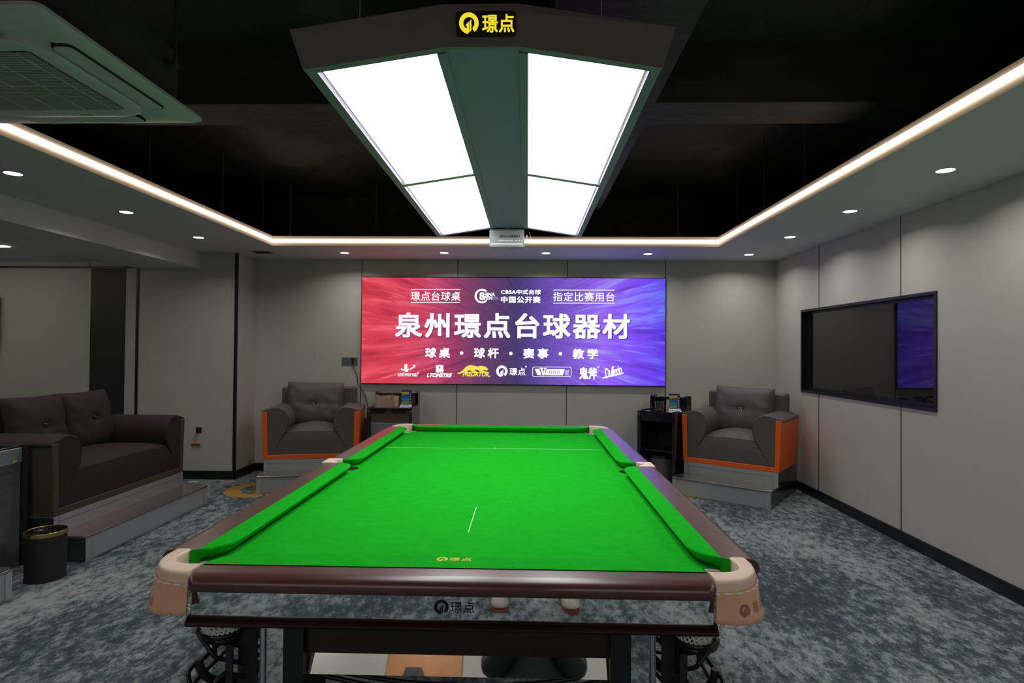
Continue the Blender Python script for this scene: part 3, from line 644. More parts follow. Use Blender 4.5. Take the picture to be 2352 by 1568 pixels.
# wooden rails
prof = [(.686, .818), (.686, .8505), (.752, .8505), (.766, .848), (.777, .842), (.783, .833), (.784, .822), (.780, .812), (.72, .812)]
for sx_ in (-1, 1):
    for sy_2 in (-1, 1):
        B().prism([(x*sx_, z) for x, z in prof], .051*sy_2, 1.2435*sy_2, 'y').build('rail', 'mahog', t, smooth=True)
profe = [(1.321, .818), (1.321, .8505), (1.392, .8505), (1.406, .848), (1.417, .842), (1.423, .833), (1.424, .822), (1.420, .813), (1.36, .813)]
for sy_2 in (-1, 1):
    l = []
    for x, cut in ((-.617, .035), (-.600, 0), (.600, 0), (.617, .035)):
        l.append([(x if y < 1.38 else x*(1-cut*.0), (y-(cut if y > 1.39 else 0)*.35)*sy_2, z) for y, z in profe])
    B().loops(l).build('rail', 'mahogx', t, smooth=True)
# aprons: mirror strips under a dark core, lower moulding
core = [(.69, 1.16), (.56, 1.352), (-.56, 1.352), (-.69, 1.16), (-.69, -1.16), (-.56, -1.352), (.56, -1.352), (.69, -1.16)]
B().prism(core, .730, .789).build('slate_bed', 'darkwood', t)
B().prism([(x*.97, y*.985) for x, y in core], .789, .8125).build('rail_support', 'darkwood', t)
for sy_2 in (-1, 1):
    ap = B().box(-.620, min(1.378*sy_2, 1.390*sy_2), .744, .620, max(1.378*sy_2, 1.390*sy_2), .8125).build('mirror_apron', 'mirror', t)
    b = B()
    prm = [(1.34, .744), (1.393, .745), (1.400, .742), (1.396, .739), (1.403, .737), (1.407, .731), (1.403, .724), (1.39, .721), (1.34, .721)]
    b.prism([(y*sy_2, z) for y, z in prm], -.628, .628, 'x'); b.build('lower_moulding', 'darkwood', t, smooth=True)
    if sy_2 == -1:
        emblem('emblem', .0172, 'blklogo', ap, (-.020, -1.3904, .7760))
        text('lettering', '璟点', 1, 'blklogo', ap, (.030, -1.3906, .7760), bold=0, width=.057, height=.027, spacing=1.05)
        text('lettering', '®', 1, 'blklogo', ap, (.0655, -1.3906, .787), width=.008, height=.008)
for sx_ in (-1, 1):
    for y0, y1 in ((-1.23, -.06), (.06, 1.23)):
        B().box(min(.715*sx_, .727*sx_), y0, .750, max(.715*sx_, .727*sx_), y1, .8125).build('mirror_apron', 'mirror', t)
    B().box(min(.69*sx_, .745*sx_), -1.16, .728, max(.69*sx_, .745*sx_), 1.16, .752).build('lower_moulding', 'darkwood', t, bevel=.006)
# corner pockets
inn = [(.7045, 1.2440), (.709, 1.270), (.711, 1.292), (.706, 1.314), (.694, 1.330), (.675, 1.340), (.650, 1.344), (.6185, 1.341)]
out = [(.750, 1.2440), (.7505, 1.285), (.744, 1.320), (.731, 1.350), (.710, 1.375), (.684, 1.392), (.652, 1.401), (.6225, 1.4025)]
def pocket(sx_, sy_2, stamp):
    S_ = lambda p, z, k=0: (p[0]*sx_, p[1]*sy_2, z)
    n_ = len(inn)
    ls = []
    for i in range(n_):
        a, c = Vector(inn[i]), Vector(out[i]); d = (c-a)
        sec = [(a+d*.0, .800), (a+d*.0, .848), (a+d*.06, .8525), (a+d*.16, .8540), (a+d*.80, .8535), (a+d*.93, .8505), (a+d*1.0, .844), (a+d*1.0, .822), (a+d*.75, .812), (a+d*.3, .800)]
        ls.append([(q.x*sx_, q.y*sy_2, z) for q, z in sec])
    lead = B().loops(ls).build('pocket_leather', 'leatherpale', TB, smooth=True)
    # skirt
    sk = B(); rows = []
    fine = [Vector(p) for p in smoothpath([(p[0], p[1], 0) for p in out], 6)]
    fine = [Vector((.750, 1.240, 0))] + fine + [Vector((.6215, 1.4025, 0))]
    N = len(fine); cen = Vector((.655, 1.29, 0))
    for k in range(7):
        f = k/6; row = []
        for i, p in enumerate(fine):
            d = (p-cen).normalized(); zz = .826-(.088-.024*i/(N-1))*f
            if k == 6: zz += .0035*abs(math.sin(i*PI/2.5)) - .002
            off = .0015 + .017*f - .002*math.sin(f*PI)
            q = p + d*off; row.append((q.x*sx_, q.y*sy_2, zz))
        rows.append(row)
    sk.loops(rows, cap=False, closed=False); o = sk.build('skirt', 'leather', lead, smooth=True)
    q = o.modifiers.new('so', 'SOLIDIFY'); q.thickness = .004; q.offset = 0
    # lacing
    st = B()
    for i in range(1, N-3, 5):
        pts = []
        for j in range(0, 5):
            p = fine[min(i+j, N-1)]; d = (p-cen).normalized(); pp = p + d*(.0045 if j in (1, 2, 3) else .001); pts.append((pp.x*sx_, pp.y*sy_2, .8235))
        st.tube(pts, [.0012, .0026, .0028, .0026, .0012], 6)
    st.build('lacing', 'stitch', lead, smooth=True)
    if stamp:
        # printed mark on the skirt
        for dist, what, hgt in ((.205, 'e', 0), (.60, 't', 0)):
            pass
    # net
    nb = B(); K, S2 = 26, 10
    def npt(a, f):
        r = .070*(1-.10*f-.25*f*f) ; cx_, cy_ = .655-.040*f, 1.295-.05*f
        return ((cx_+r*math.cos(a))*sx_, (cy_+r*math.sin(a))*sy_2, .812-.170*f)
    for k in range(K):
        for dr in (-1, 1):
            nb.tube([npt(2*PI*k/K+dr*f/S2*1.9, f/S2) for f in range(S2+1)], .0026, 4)
    for f in (0, 1): nb.tube([npt(2*PI*k/24, f) for k in range(24)], .004, 4, closed=True)
    nb.build('net', 'net', lead)
    return lead, fine, cen
for sx_ in (-1, 1):
    for sy_2 in (-1, 1):
        lead, fine, cen = pocket(sx_, sy_2, sy_2 == -1)
        if sy_2 == -1:
            # stamp placed on the skirt surface
            sidx = [2, 4, 6, 8, 10] if sx_ < 0 else None
            def place(o, i, f):
                p = fine[i]; pn = fine[i+1]-fine[i-1]
                d = (p-cen).normalized(); off = .0015+.017*f-.002*math.sin(f*PI)+.0042
                q = p+d*off; z = .826-(.088-.024*i/len(fine))*f
                n_ = Vector((d.x*sx_, d.y*sy_2, .28)).normalized()
                xa = Vector((0, 0, 1)).cross(n_).normalized(); ya = n_.cross(xa)
                o.matrix_local = Matrix(((xa.x, ya.x, n_.x, q.x*sx_), (xa.y, ya.y, n_.y, q.y*sy_2), (xa.z, ya.z, n_.z, z), (0, 0, 0, 1)))
            if sx_ > 0:
                e_ = emblem('emblem', .0135, 'stamp', lead, (0, 0, 0), (0, 0, 0), .0003); place(e_, 31, .56)
                for ch, i in (('璟', 24), ('点', 18)):
                    o = text('lettering', ch, 1, 'stamp', lead, (0, 0, 0), width=.021, height=.023); place(o, i, .54)
            else:
                for ch, i in (('璟', 18), ('点', 24)):
                    o = text('lettering', ch, 1, 'stamp', lead, (0, 0, 0), width=.021, height=.023); place(o, i, .66)
# middle pockets
for sx_ in (-1, 1):
    poly = [(.7045, -.0505), (.776, -.0505), (.776, .0505), (.7045, .0505), (.706, .030), (.722, .022), (.731, 0), (.722, -.022), (.706, -.030)]
    P = [(x*sx_, y) for x, y in poly]
    l = B().prism(P, .800, .8535).build('pocket_leather', 'leatherpale', t, bevel=.003, seg=2)
    b = B(); rows = [[(sx_*(.777+.03*f), -.042-.01*f+(.084+.02*f)*k/6, .828-.085*f) for k in range(7)] for f in (0, .25, .5, .75, 1)]
    b.loops(rows, cap=False, closed=False); o = b.build('skirt', 'leather', l, smooth=True); q = o.modifiers.new('so', 'SOLIDIFY'); q.thickness = .004
    B().lathe([(.052, .76), (.056, .81)], 20, (.665*sx_, 0, 0), cap=False).build('pocket_liner', 'blackmat', l)
# legs: mirrored, with black edge posts
def leg(x, y, front):
    sx_ = 1 if x > 0 else -1; sf = -1 if front else 1
    def X(a): return x+sx_*a
    def bx(b, a0, a1, b0, b1, z0, z1): b.box(min(X(a0), X(a1)), min(y+sf*b0, y+sf*b1), z0, max(X(a0), X(a1)), max(y+sf*b0, y+sf*b1), z1)
    b = B(); bx(b, -.085, .085, -.085, .075, .04, .712); core_ = b.build('leg', 'blackmat', t)
    b = B(); bx(b, -.030, .018, .075, .080, .05, .711); b.build('mirror_facing', 'mirror', core_)
    b = B(); b.tube([(X(.026), y+sf*.080, .05), (X(.026), y+sf*.080, .711)], .009, 12); b.build('chrome_edge', 'chrome', core_, smooth=True)
    b = B()
    p0, p1 = (X(.033), y+sf*.088), (X(.088), y+sf*.045)
    b.add([(p0[0], p0[1], .05), (p1[0], p1[1], .05), (p1[0], p1[1], .711), (p0[0], p0[1], .711), (p0[0], p0[1]-sf*.004, .05), (p1[0], p1[1]-sf*.004, .05), (p1[0], p1[1]-sf*.004, .711), (p0[0], p0[1]-sf*.004, .711)], BF)
    b.build('mirror_facing', 'mirror', core_)
    b = B(); bx(b, -.085, -.032, .070, .095, .04, .712); b.build('edge_post', 'black', core_)
    b = B(); bx(b, .088, .108, .010, .050, .04, .712); b.build('edge_post', 'black', core_)
    b = B(); b.lathe([(.045, 0), (.05, .012), (.03, .02), (.03, .04)], 20, (x, y, 0)); b.build('levelling_foot', 'chrome', core_, smooth=True)
for x in (-.483, .483):
    leg(x, -1.165, True); leg(x, 1.165, False)
    B().box(x-.04, -1.08, .58, x+.04, 1.08, .72).build('side_beam', 'darkwood', t)
for s in (-1, 1):
    B().box(-.41, min(s*1.20, s*1.24), .585, .41, max(s*1.20, s*1.24), .72).build('cross_beam', 'darkwood', t)
    # inclined mirror plank between the legs
    b = B(); th = math.radians(22.5); c_, s_ = math.cos(th), math.sin(th); H_ = .064
    o = B().box(-.395, -.004, -H_, .395, .004, 0).build('mirror_plank', 'mirror', t, (0, s*1.205, .583), rot=(-th if s < 0 else th, 0, 0))
b = B(); b.tube(smoothpath([(-.41, -1.10, .47), (-.2, -1.07, .42), (0, -1.05, .40), (.2, -1.07, .42), (.41, -1.10, .47)], 6), .007, 8)
b.tube(smoothpath([(-.41, -1.10, .45), (-.2, -1.07, .395), (0, -1.05, .37), (.2, -1.07, .395), (.41, -1.10, .45)], 6), .007, 8)
b.build('cue_rest_rail', 'plastic', t, smooth=True)
# ball racks below the corner pockets
for sx_ in (-1, 1):
    for sy_2 in (-1, 1):
        b = B()
        Q = lambda x, y, z: (x*sx_, y*sy_2, z)
        b.tube([Q(.622+.050*math.cos(2*PI*k/20), 1.245+.05*math.sin(2*PI*k/20), .645) for k in range(20)], .008, 8, closed=True)
        b.tube([Q(.622+.048*math.cos(2*PI*k/20), 1.245+.048*math.sin(2*PI*k/20), .633) for k in range(20)], .006, 8, closed=True)
        loop = [(.649, 1.29, .673), (.648, 1.31, .667), (.628, 1.31, .648), (.604, 1.27, .619), (.576, 1.21, .583), (.558, 1.15, .548), (.556, 1.13, .559), (.565, 1.13, .581), (.586, 1.19, .616), (.595, 1.22, .637)]
        b.tube(smoothpath([Q(*p) for p in loop], 5), .0055, 8)
        for r_, sp in ((.0055, [(.642, 1.31, .654), (.624, 1.31, .631), (.605, 1.31, .607), (.591, 1.29, .589), (.57, 1.23, .548)]),
                   (.005, [(.618, 1.29, .63), (.615, 1.29, .614), (.612, 1.29, .60)]), (.005, [(.616, 1.26, .638), (.599, 1.24, .621), (.589, 1.22, .593)]), (.005, [(.60, 1.24, .635), (.596, 1.24, .603)]),
                   (.0055, [(.648, 1.04, .545), (.662, 1.11, .535), (.657, 1.19, .539), (.655, 1.26, .542), (.654, 1.32, .539), (.652, 1.35, .52)]),
                   (.0055, [(.62, 1.06, .59), (.645, 1.14, .58), (.659, 1.21, .575), (.663, 1.25, .572), (.667, 1.29, .574), (.665, 1.32, .572), (.652, 1.34, .564), (.637, 1.35, .548), (.62, 1.34, .52)]),
                   (.011, [(.656, 1.29, .589), (.653, 1.29, .569), (.646, 1.28, .544), (.638, 1.26, .522), (.629, 1.23, .501), (.60, 1.20, .49)]),
                   (.0055, [(.582, 1.29, .553), (.56, 1.24, .519), (.533, 1.17, .465)]), (.0055, [(.582, 1.29, .559), (.593, 1.31, .553), (.603, 1.32, .537), (.61, 1.32, .50)]),
                   (.0055, [(.556, 1.13, .50), (.60, 1.2, .47), (.65, 1.3, .46), (.64, 1.34, .455)])):
            b.tube(smoothpath([Q(*p) for p in sp], 5), r_, 8)
        for (x0, y0, x1, y1) in ((.578, 1.283, .567, 1.31), (.573, 1.225, .562, 1.245)):
            b.loops([[Q(x0-.009, y0, .625), Q(x0+.009, y0, .625), Q(x0+.009, y0+.006, .625), Q(x0-.009, y0+.006, .625)], [Q(x1-.009, y1, .36), Q(x1+.009, y1, .36), Q(x1+.009, y1+.006, .36), Q(x1-.009, y1+.006, .36)]])
        b.build('ball_rack', 'plastic', t, smooth=True)

# ================================================================ SEATS ON STEPPED PLATFORMS
def platform(loc, rz, W_, tread, depth, label, group):
    """local x along the front (0..W_), local y going back; front foot of the lower step at y=0"""
    t = thing('step_platform', label, 'platform', loc, rz, group)
    h1, h2 = .168, .280
    fr = B().box(0, .006, .0, W_, tread, h1-.016).build('lower_step', 'steel', t)
    b = B()
    for x0, x1 in ((-.0, .040), (W_-.040, W_)): b.box(x0, 0, 0, x1, .006, h1-.016)
    b.box(.04, .002, h1-.034, W_-.04, .006, h1-.016)
    b.box(.055, .004, .016, .0565, .006, h1-.04); b.box(W_-.0565, .004, .016, W_-.055, .006, h1-.04)
    b.build('corner_post', 'steel', t)
    B().box(.04, .001, .012, W_-.04, .007, .015).build('edge_line', 'alu2', t)
    pts = [(-.012, tread-.002), (-.012, .012), (.004, -.010), (W_-.03, -.010), (W_+.012, .016), (W_+.012, tread-.002)]
    B().prism(pts, h1-.016, h1).build('tread', 'tread', t, bevel=.004)
    up_ = B().box(.006, tread, 0, W_-.006, depth, h2).build('upper_box', 'steel', t)
    b = B(); b.box(.05, tread-.001, h2-.040, W_-.05, tread+.001, h2-.038); b.box(.050, tread-.001, h1, .0515, tread+.001, h2-.002); b.box(W_-.0515, tread-.001, h1, W_-.05, tread+.001, h2-.002)
    b.build('panel_joint', 'seam', t)
    for x0, x1 in ((-.001, 0), (W_, W_+.001)):
        a0, a1 = (.004, .0061) if x0 < .5 else (W_-.0061, W_-.004)
        B().prism([(.004, 0), (tread, 0), (tread, h1-.016), (.004, h1-.016)], x0, x1, 'x').build('lower_side_panel', 'sidesteel', t)
        B().box(a0, tread+.0005, 0, a1, depth, h2-.001).build('upper_side_panel', 'sidesteel', t)
    for x in (-.003, W_+.003):
        for (y, z) in ((.02, .02), (.02, .13), (tread+.02, .20 if tread else .2), (tread+.02, h2-.03), (depth-.02, .02), (depth-.02, h2-.03)):
            B().lathe([(.001, -.002), (.005, -.002), (.005, .002), (.001, .002)], 10).build('bolt', 'chrome', t, (x if y < tread else x+(-.001 if x > 0 else .004)-(.0 if x < 0 else .003), y, z), (0, PI/2, 0))
    return t
def pillow(W_, H_, T_, seed):
    rnd = random.Random(seed); n_, m_ = 24, 20; b = B(); ph = [rnd.uniform(0, 6) for _ in range(6)]
    def P(i, j, s):
        u, v = -1+2*i/n_, -1+2*j/m_
        k = (1-abs(u)**3.2)*(1-abs(v)**3.2)
        th = T_*.5*max(k, 0)**.45
        px = u*W_/2*(1-.035*(1-abs(v))*abs(u)); pz = v*H_/2*(1-.04*(1-abs(u))*abs(v))
        # corner ears, centre tuft, creases
        tuft = math.exp(-((u*1.5)**2+(v*1.5)**2)/.05); th *= 1-.26*tuft
        th -= .007*math.exp(-(u/.02)**2)+.006*math.exp(-(v/.02)**2)
        th += .008*math.sin(9*u+ph[0]+7*v)*abs(u)**2*(1-abs(u))*4 + .005*math.sin(14*v+ph[1]+6*u)*abs(u)*(1-abs(v))
        return (px+.0, -s*max(th, .0) , pz)
    vs = []; fs = []
    for s in (1, -1):
        o = len(vs)
        for j in range(m_+1):
            for i in range(n_+1): vs.append(P(i, j, s))
        for j in range(m_):
            for i in range(n_):
                q = (o+j*(n_+1)+i, o+j*(n_+1)+i+1, o+(j+1)*(n_+1)+i+1, o+(j+1)*(n_+1)+i); fs.append(q if s > 0 else q[::-1])
    b.add(vs, fs)
    rim = [(W_/2*math.copysign(1, u)*abs(u), 0, v) for u, v in []]
    return b
def seat(name, label, cat, loc, rz, W_, D_, up, frm, nc, group, poff=-.03):
    """local: x along the front, y back, z up from the platform top"""
    t = thing(name, label, cat, loc, rz, group)
    fl = .022
    # frame: outer shells
    for s in (0, 1):
        X = (lambda a: a) if s == 0 else (lambda a: W_-a)
        b = B(); sec = [(X(-.002), 0), (X(.040), 0), (X(.032), .47), (X(-fl), .47)]
        b.prism(sec, 0, D_, 'y'); b.build('frame_side', frm, t, bevel=.006)
        # arm
        a = [(.034, .044), (.085, .044), (.155, .17), (.215, .275), (.238, .34), (.240, .40), (.222, .455), (.185, .495), (.135, .517), (.075, .512), (.02, .495), (-.026, .478), (-.030, .452), (.028, .449)]
        arm = B().prism([(X(x), z) for x, z in a], .004, D_-.01, 'y').build('arm', up, t, bevel=.014, seg=4)
        B().tube([(X(x), .006, z) for x, z in [(.150, .17), (.212, .275), (.232, .34), (.233, .40), (.214, .450), (.178, .487), (.130, .507), (.075, .502), (.02, .487), (-.02, .472)]], .0022, 6).build('piping', 'piping', arm)
    B().box(.038, .002, .0, W_-.038, .03, .046).build('frame_rail', frm, t, bevel=.005)
    B().box(.03, .03, .0, W_-.03, D_-.03, .04).build('seat_base', 'blackmat', t)
    # seat: sloping front, crowned top
    n_ = 16; ls = []
    x0b, x0t = .078, .203
    for (y, f) in ((.006, 0), (.012, .35), (.030, .75), (.055, .93), (.10, 1.0), (.2, 1.06), (.34, 1.06), (D_-.16, 1.0)):
        row = []
        for i in range(n_+1):
            s = -1+2*i/n_; crown = .060*(1-s*s)*min(1, max(0, (f-.5)*2))
            zt = .044+(.235)*min(f, 1)+crown
            xl = x0b+(x0t-x0b)*min(f, 1); x = W_/2+s*(W_/2-xl)
            row.append((x, y, zt))
        row += [(W_-x0b-.02, y, .02), (x0b+.02, y, .02)]
        ls.append(row)
    # front face is a trapezoid: first ring reaches the full height
    fr_ = []
    for i in range(n_+1):
        s = -1+2*i/n_; fr_.append((W_/2+s*(W_/2-x0t), .014, .262+.012*(1-s*s)))
    b = B()
    bot_ = [(W_/2+(-1+2*i/n_)*(W_/2-x0b), .008, .046) for i in range(n_+1)]
    rows = [bot_, [(a[0]*.5+c[0]*.5, .004, (a[2]+c[2])/2) for a, c in zip(bot_, fr_)], [(c[0], .010, c[2]-.02) for c in fr_], [(c[0], .022, c[2]) for c in fr_]]
    for (y, k) in ((.05, .35), (.10, .7), (.18, 1), (.3, 1), (D_-.14, .9)):
        rows.append([(W_/2+(-1+2*i/n_)*(W_/2-x0t), y, .272+(.052 if nc == 1 else .034)*(1-(-1+2*i/n_)**2)*k+.016*k) for i in range(n_+1)])
    b.loops(rows, cap=False, closed=False); st = b.build('seat', up, t, smooth=True)
    b = B(); b.tube([(c[0], .016, c[2]+.0) for c in fr_], .0022, 6); b.tube([bot_[0], (fr_[0][0], .012, fr_[0][2])], .0022, 6); b.tube([bot_[-1], (fr_[-1][0], .012, fr_[-1][2])], .0022, 6)
    b.build('piping', 'piping', st)
    # backrest shell
    B().box(.06, D_-.125, .02, W_-.06, D_, .685 if nc == 1 else .60).build('backrest', up, t, bevel=.022, seg=4)
    # back cushions
    inner = W_-.44+(.10 if nc == 1 else 0); cw = inner/nc
    for k in range(nc):
        cx_ = W_/2-inner/2+cw*(k+.5)+(poff if nc == 1 else 0)
        c_ = pillow(cw*1.04, .475, .20, 3+k+nc).build('back_cushion', up, t, (cx_, D_-.215, .292+.215), (-.16, (.02 if nc == 1 else .01*(-1)**k), (.0)), smooth=True)
        rim = B(); rr = [(x, 0, z) for x, z in rrect(-cw*.495, -.222, cw*.495, .222, .012)]; rim.tube(rr, .004, 6, closed=True); rim.build('piping', up, c_)
        B().tube([(-.004-.012*(nc > 1), -.086, .022), (.006+.012*(nc > 1), -.086, -.016+.03*(nc > 1))], .0042, 6).build('button_bar', 'alu2', c_)
    return t
# right chair
aR = math.radians(-36.9); cR, sR = math.cos(aR), math.sin(aR)
fx, fy = 1.570, 5.971      # front left corner of the orange frame
tr = .27
platform((fx+sR*tr+.0, fy-cR*tr, 0), aR, .90, tr, tr+.675, 'two-step brushed steel platform in the far right corner under the right armchair', 'stepped steel platforms')
seat('armchair', 'grey armchair with orange sides in the far right corner below the television', 'armchair', (fx, fy, .280), aR, .90, .66, 'greyup', 'orange', 1, 'grey and orange armchairs', .0)
# left chair
aL = math.radians(10.7); cL, sL = math.cos(aL), math.sin(aL)
fx, fy = -2.600, 5.762; tr = .24
platform((fx+sL*tr, fy-cL*tr, 0), aL, .90, tr, tr+.64, 'two-step brushed steel platform under the left armchair by the back wall', 'stepped steel platforms')
seat('armchair', 'grey armchair with orange sides against the back wall left of the screen', 'armchair', (fx, fy, .280), aL, .90, .63, 'greyup', 'orange', 1, 'grey and orange armchairs')
# sofa (faces +x): local x runs along world y, local y (back) along world -x
aS = PI/2
platform((-2.83, 3.735, 0), aS, 1.44, .22, .22+.75, 'long two-step steel platform under the plum sofa at the left', 'stepped steel platforms')
seat('sofa', 'dark plum two-seat sofa with olive frame beside the left wall pier', 'sofa', (-3.05, 3.745, .280), aS, 1.42, .75, 'plum', 'olive', 2, 'plum sofas')
platform((-2.82, 3.180-1.44, 0), aS, 1.44, .22, .22+.75, 'steel platform corner at the left picture edge in front of the bin', 'stepped steel platforms')
seat('sofa', 'second plum sofa beyond the left picture edge, nearer than the ball cabinet', 'sofa', (-3.04, 3.190-1.44, .280), aS, 1.42, .75, 'plum', 'olive', 2, 'plum sofas')

# ================================================================ SIDE CABINETS
def cabinet(loc, rz, label, W_, D_, dark, door, topmat, ridged):
    t = thing('side_cabinet', label, 'cabinet', loc, rz, 'small side cabinets beside the armchairs')
    H_ = .765
    for x0, x1 in ((0, .035), (W_-.035, W_)):
        sd = B().prism([(0, 0), (D_, 0), (D_, .905), (D_-.03, .915), (D_-.10, .915), (D_-.12, .90), (D_-.12, H_+.01), (.02, H_+.01), (0, H_-.005)], x0, x1, 'x').build('side_panel', dark, t, bevel=.004)
        B().box(x0, -.002, H_-.035, x1, .002, H_-.030).build('metal_band', 'chrome', sd)
        B().box(x0, D_-.122, .875, x1, D_-.118, .880).build('metal_band', 'chrome', sd)
    B().box(.035, .012, H_-.022, W_-.035, D_-.01, H_).build('top', topmat, t, bevel=.002)
    B().box(.035, D_-.10, H_, W_-.035, D_-.075, .895).build('back_gallery', 'brown' if ridged else 'glossblk', t)
    B().box(.035, D_-.11, .875, W_-.035, D_-.065, .900).build('gallery_rail', topmat, t, bevel=.004)
    B().box(.035, D_-.02, 0, W_-.035, D_-.005, H_-.02).build('back_panel', 'blackmat', t)
    if ridged:
        B().box(.035, .02, .03, W_-.035, D_-.02, .05).build('bottom_shelf', dark, t)
        for (a, c) in ((.045, .190), (.255, W_-.045)):
            b = B(); x = a
            b.box(a, -.012, H_-.036, c, .014, H_+.004)
            while x < c-.01: b.tube([(x+.008, -.012, H_-.046), (x+.008, -.014, H_+.002)], .008, 8); x += .0185
            b.build('cue_holder', 'plastic', t, smooth=True)
        B().box(.035, .015, H_-.150, W_-.035, .03, H_-.030).build('drawer_front', 'brown', t)
        B().box(.035, .010, H_-.165, W_-.035, .03, H_-.150).build('drawer_edge', 'alu2', t)
        B().box(.038, .014, .05, W_-.038, .03, H_-.168).build('door', 'marble', t)
    else:
        B().box(.035, .012, H_-.10, W_-.035, .03, H_-.022).build('drawer_front', 'glossblk', t)
        B().box(.035, .05, .355, W_-.035, D_-.03, .37).build('shelf', 'glossblk', t)
    return t
CLX, CLY = -1.665, 6.10
cabinet((CLX, CLY, 0), 0.0, 'dark side cabinet with cue holder beside the left armchair', .472, .45, 'glossblk', True, 'cabbrown', True)
aC = math.radians(-37); CRX, CRY = 1.141, 6.152
cabinet((CRX, CRY, 0), aC, 'gloss black open side cabinet between the screen and the right armchair', .412, .42, 'glossblk', False, 'glossblk', False)
def R2(x, y, z, loc, a): return (loc[0]+x*math.cos(a)-y*math.sin(a), loc[1]+x*math.sin(a)+y*math.cos(a), z)
# brochure stands
def stand(loc, rz, label):
    t = thing('brochure_stand', label, 'table sign', loc, rz, 'small coloured brochure stands')
    b = B(); b.prism([(-.066, -.045), (.066, -.045), (.066, .0), (.058, .03), (-.058, .03), (-.066, 0)], 0, .003)
    b.add([(-.066, -.045, .003), (.066, -.045, .003), (.058, -.005, .028), (-.058, -.005, .028)], [(0, 1, 2, 3)]); b.build('base', 'white', t)
    for k, m_ in enumerate(('blu', 'blu', 'cyn', 'blu', 'txtr')):
        q = B().lathe([(.0005, 0), (.008, 0)], 12, cap=False).build('icon', 'lightgrey' if m_ == 'txtr' else m_, t, (-.044+.022*k, -.028, .0150), (.56, 0, 0))
    bd = B().box(-.053, -.002, 0, .053, .002, .170).build('board', 'navy', t, (0, -.002, .012), (-.08, 0, 0))
    for (m_, z0, z1, sk) in (('yel', .120, .148, .006), ('blu', .085, .118, .004), ('cyn', .053, .084, .003), ('lim', .022, .050, .002)):
        B().prism([(-.051, z0), (.024, z0+sk), (.030, z1+sk), (-.051, z1)], -.0026, -.0021, 'y').build('printed_band', m_, bd)
    for k in range(5): B().lathe([(.0005, 0), (.0072, 0)], 12, cap=False).build('printed_dot', 'lightgrey', bd, (.040, -.0026, .022+.026*k), (PI/2, 0, 0))
    return t
stand((CLX+.385, CLY+.12, .766), 0, 'coloured brochure stand on the left cabinet beside the tan pouch')
p_ = R2(.35, .13, .766, (CRX, CRY), aC); stand(p_, -.10, 'coloured brochure stand on the right cabinet beside the glass')
# tan pouch and card
t = thing('leather_pouch', 'crumpled tan leather pouch on the left cabinet top', 'pouch', (CLX+.155, CLY+.10, .766))
b = B(); N = 28; ls = []
for k in range(9):
    f = k/8; row = []
    for i in range(N):
        a = 2*PI*i/N; wx = .108*(1-.10*f)+.006*math.sin(3*a+f*4); wy = .035*(1-.75*f)+.004*math.sin(5*a+2*f)
        x = wx*math.copysign(abs(math.cos(a))**.6, math.cos(a)); z = .128*f
        if f > .7: z -= (f-.7)/.3*(.020*math.exp(-((x-.01)/.03)**2)); z += (f-.7)/.3*.010*math.cos(x*60)
        row.append((x, wy*math.sin(a)+.01*f, z))
    ls.append(row)
b.loops(ls); b.build('pouch_body', 'tan', t, smooth=True)
for x in (-.085, .080): B().lathe([(.001, -.002), (.006, -.002), (.006, .002)], 12).build('stud', 'gold', t, (x, -.010, .108), (PI/2, 0, 0))
tag(B().box(-.05, 0, 0, .05, .003, .115).build('paper_card', 'card', None, (CLX+.235, CLY+.19, .766), (-.18, 0, 0)), 'tan card leaning behind the pouch on the left cabinet', 'card')
p_ = R2(.225, .285, .766, (CRX, CRY), aC)
tag(B().box(-.035, 0, 0, .035, .003, .105).build('paper_card', 'card', None, p_, (-.12, 0, aC)), 'tan card leaning behind the brochure stand on the right cabinet', 'card')
p_ = R2(.20, .10, .766, (CRX, CRY), aC)
b = B(); b.lathe([(.0005, 0), (.036, 0), (.043, .008), (.044, .02), (.043, .085), (.050, .098), (.048, .099), (.041, .085), (.041, .02), (.038, .008), (.0005, .006)], 32, cap=False)
tag(b.build('drinking_glass', 'glass', None, p_, smooth=True), 'clear empty glass standing on the black right cabinet', 'glass')

# left-edge ball cabinet
t = thing('ball_cabinet', 'grey marble-look cabinet with metal top band at the left picture edge', 'cabinet', (-3.19, 3.235, 0))
B().box(-.45, 0, .0, -.006, .415, .66).build('body', 'marbledk', t)
B().box(-.45, -.004, .665, 0, .420, .745).build('top_band', 'alu', t, bevel=.004)
B().box(-.45, -.004, .655, .003, .421, .665).build('edge_strip', 'alu2', t)
B().box(-.45, -.006, .745, -.01, .424, .757).build('top', 'glossblk', t, bevel=.003)
B().prism([(-.45, .424), (.010, .424), (.010, .452), (-.45, .452)], 0, .757).build('side_post', 'blackmat', t)
b = B(); b.box(-.007, .04, .07, -.004, .35, .59); b.build('door', 'marbledk', t, bevel=.002)
B().box(-.003, .35, .661, .0042, .378, .671).build('yellow_sticker', 'yel', t)
tag(B().box(-.05, -.03, 0, .05, .03, .035).build('chalk_box', 'orangepl', None, (-3.30, 3.46, .7575), (0, 0, .4), bevel=.004), 'small orange box on the ball cabinet at the left edge', 'box')
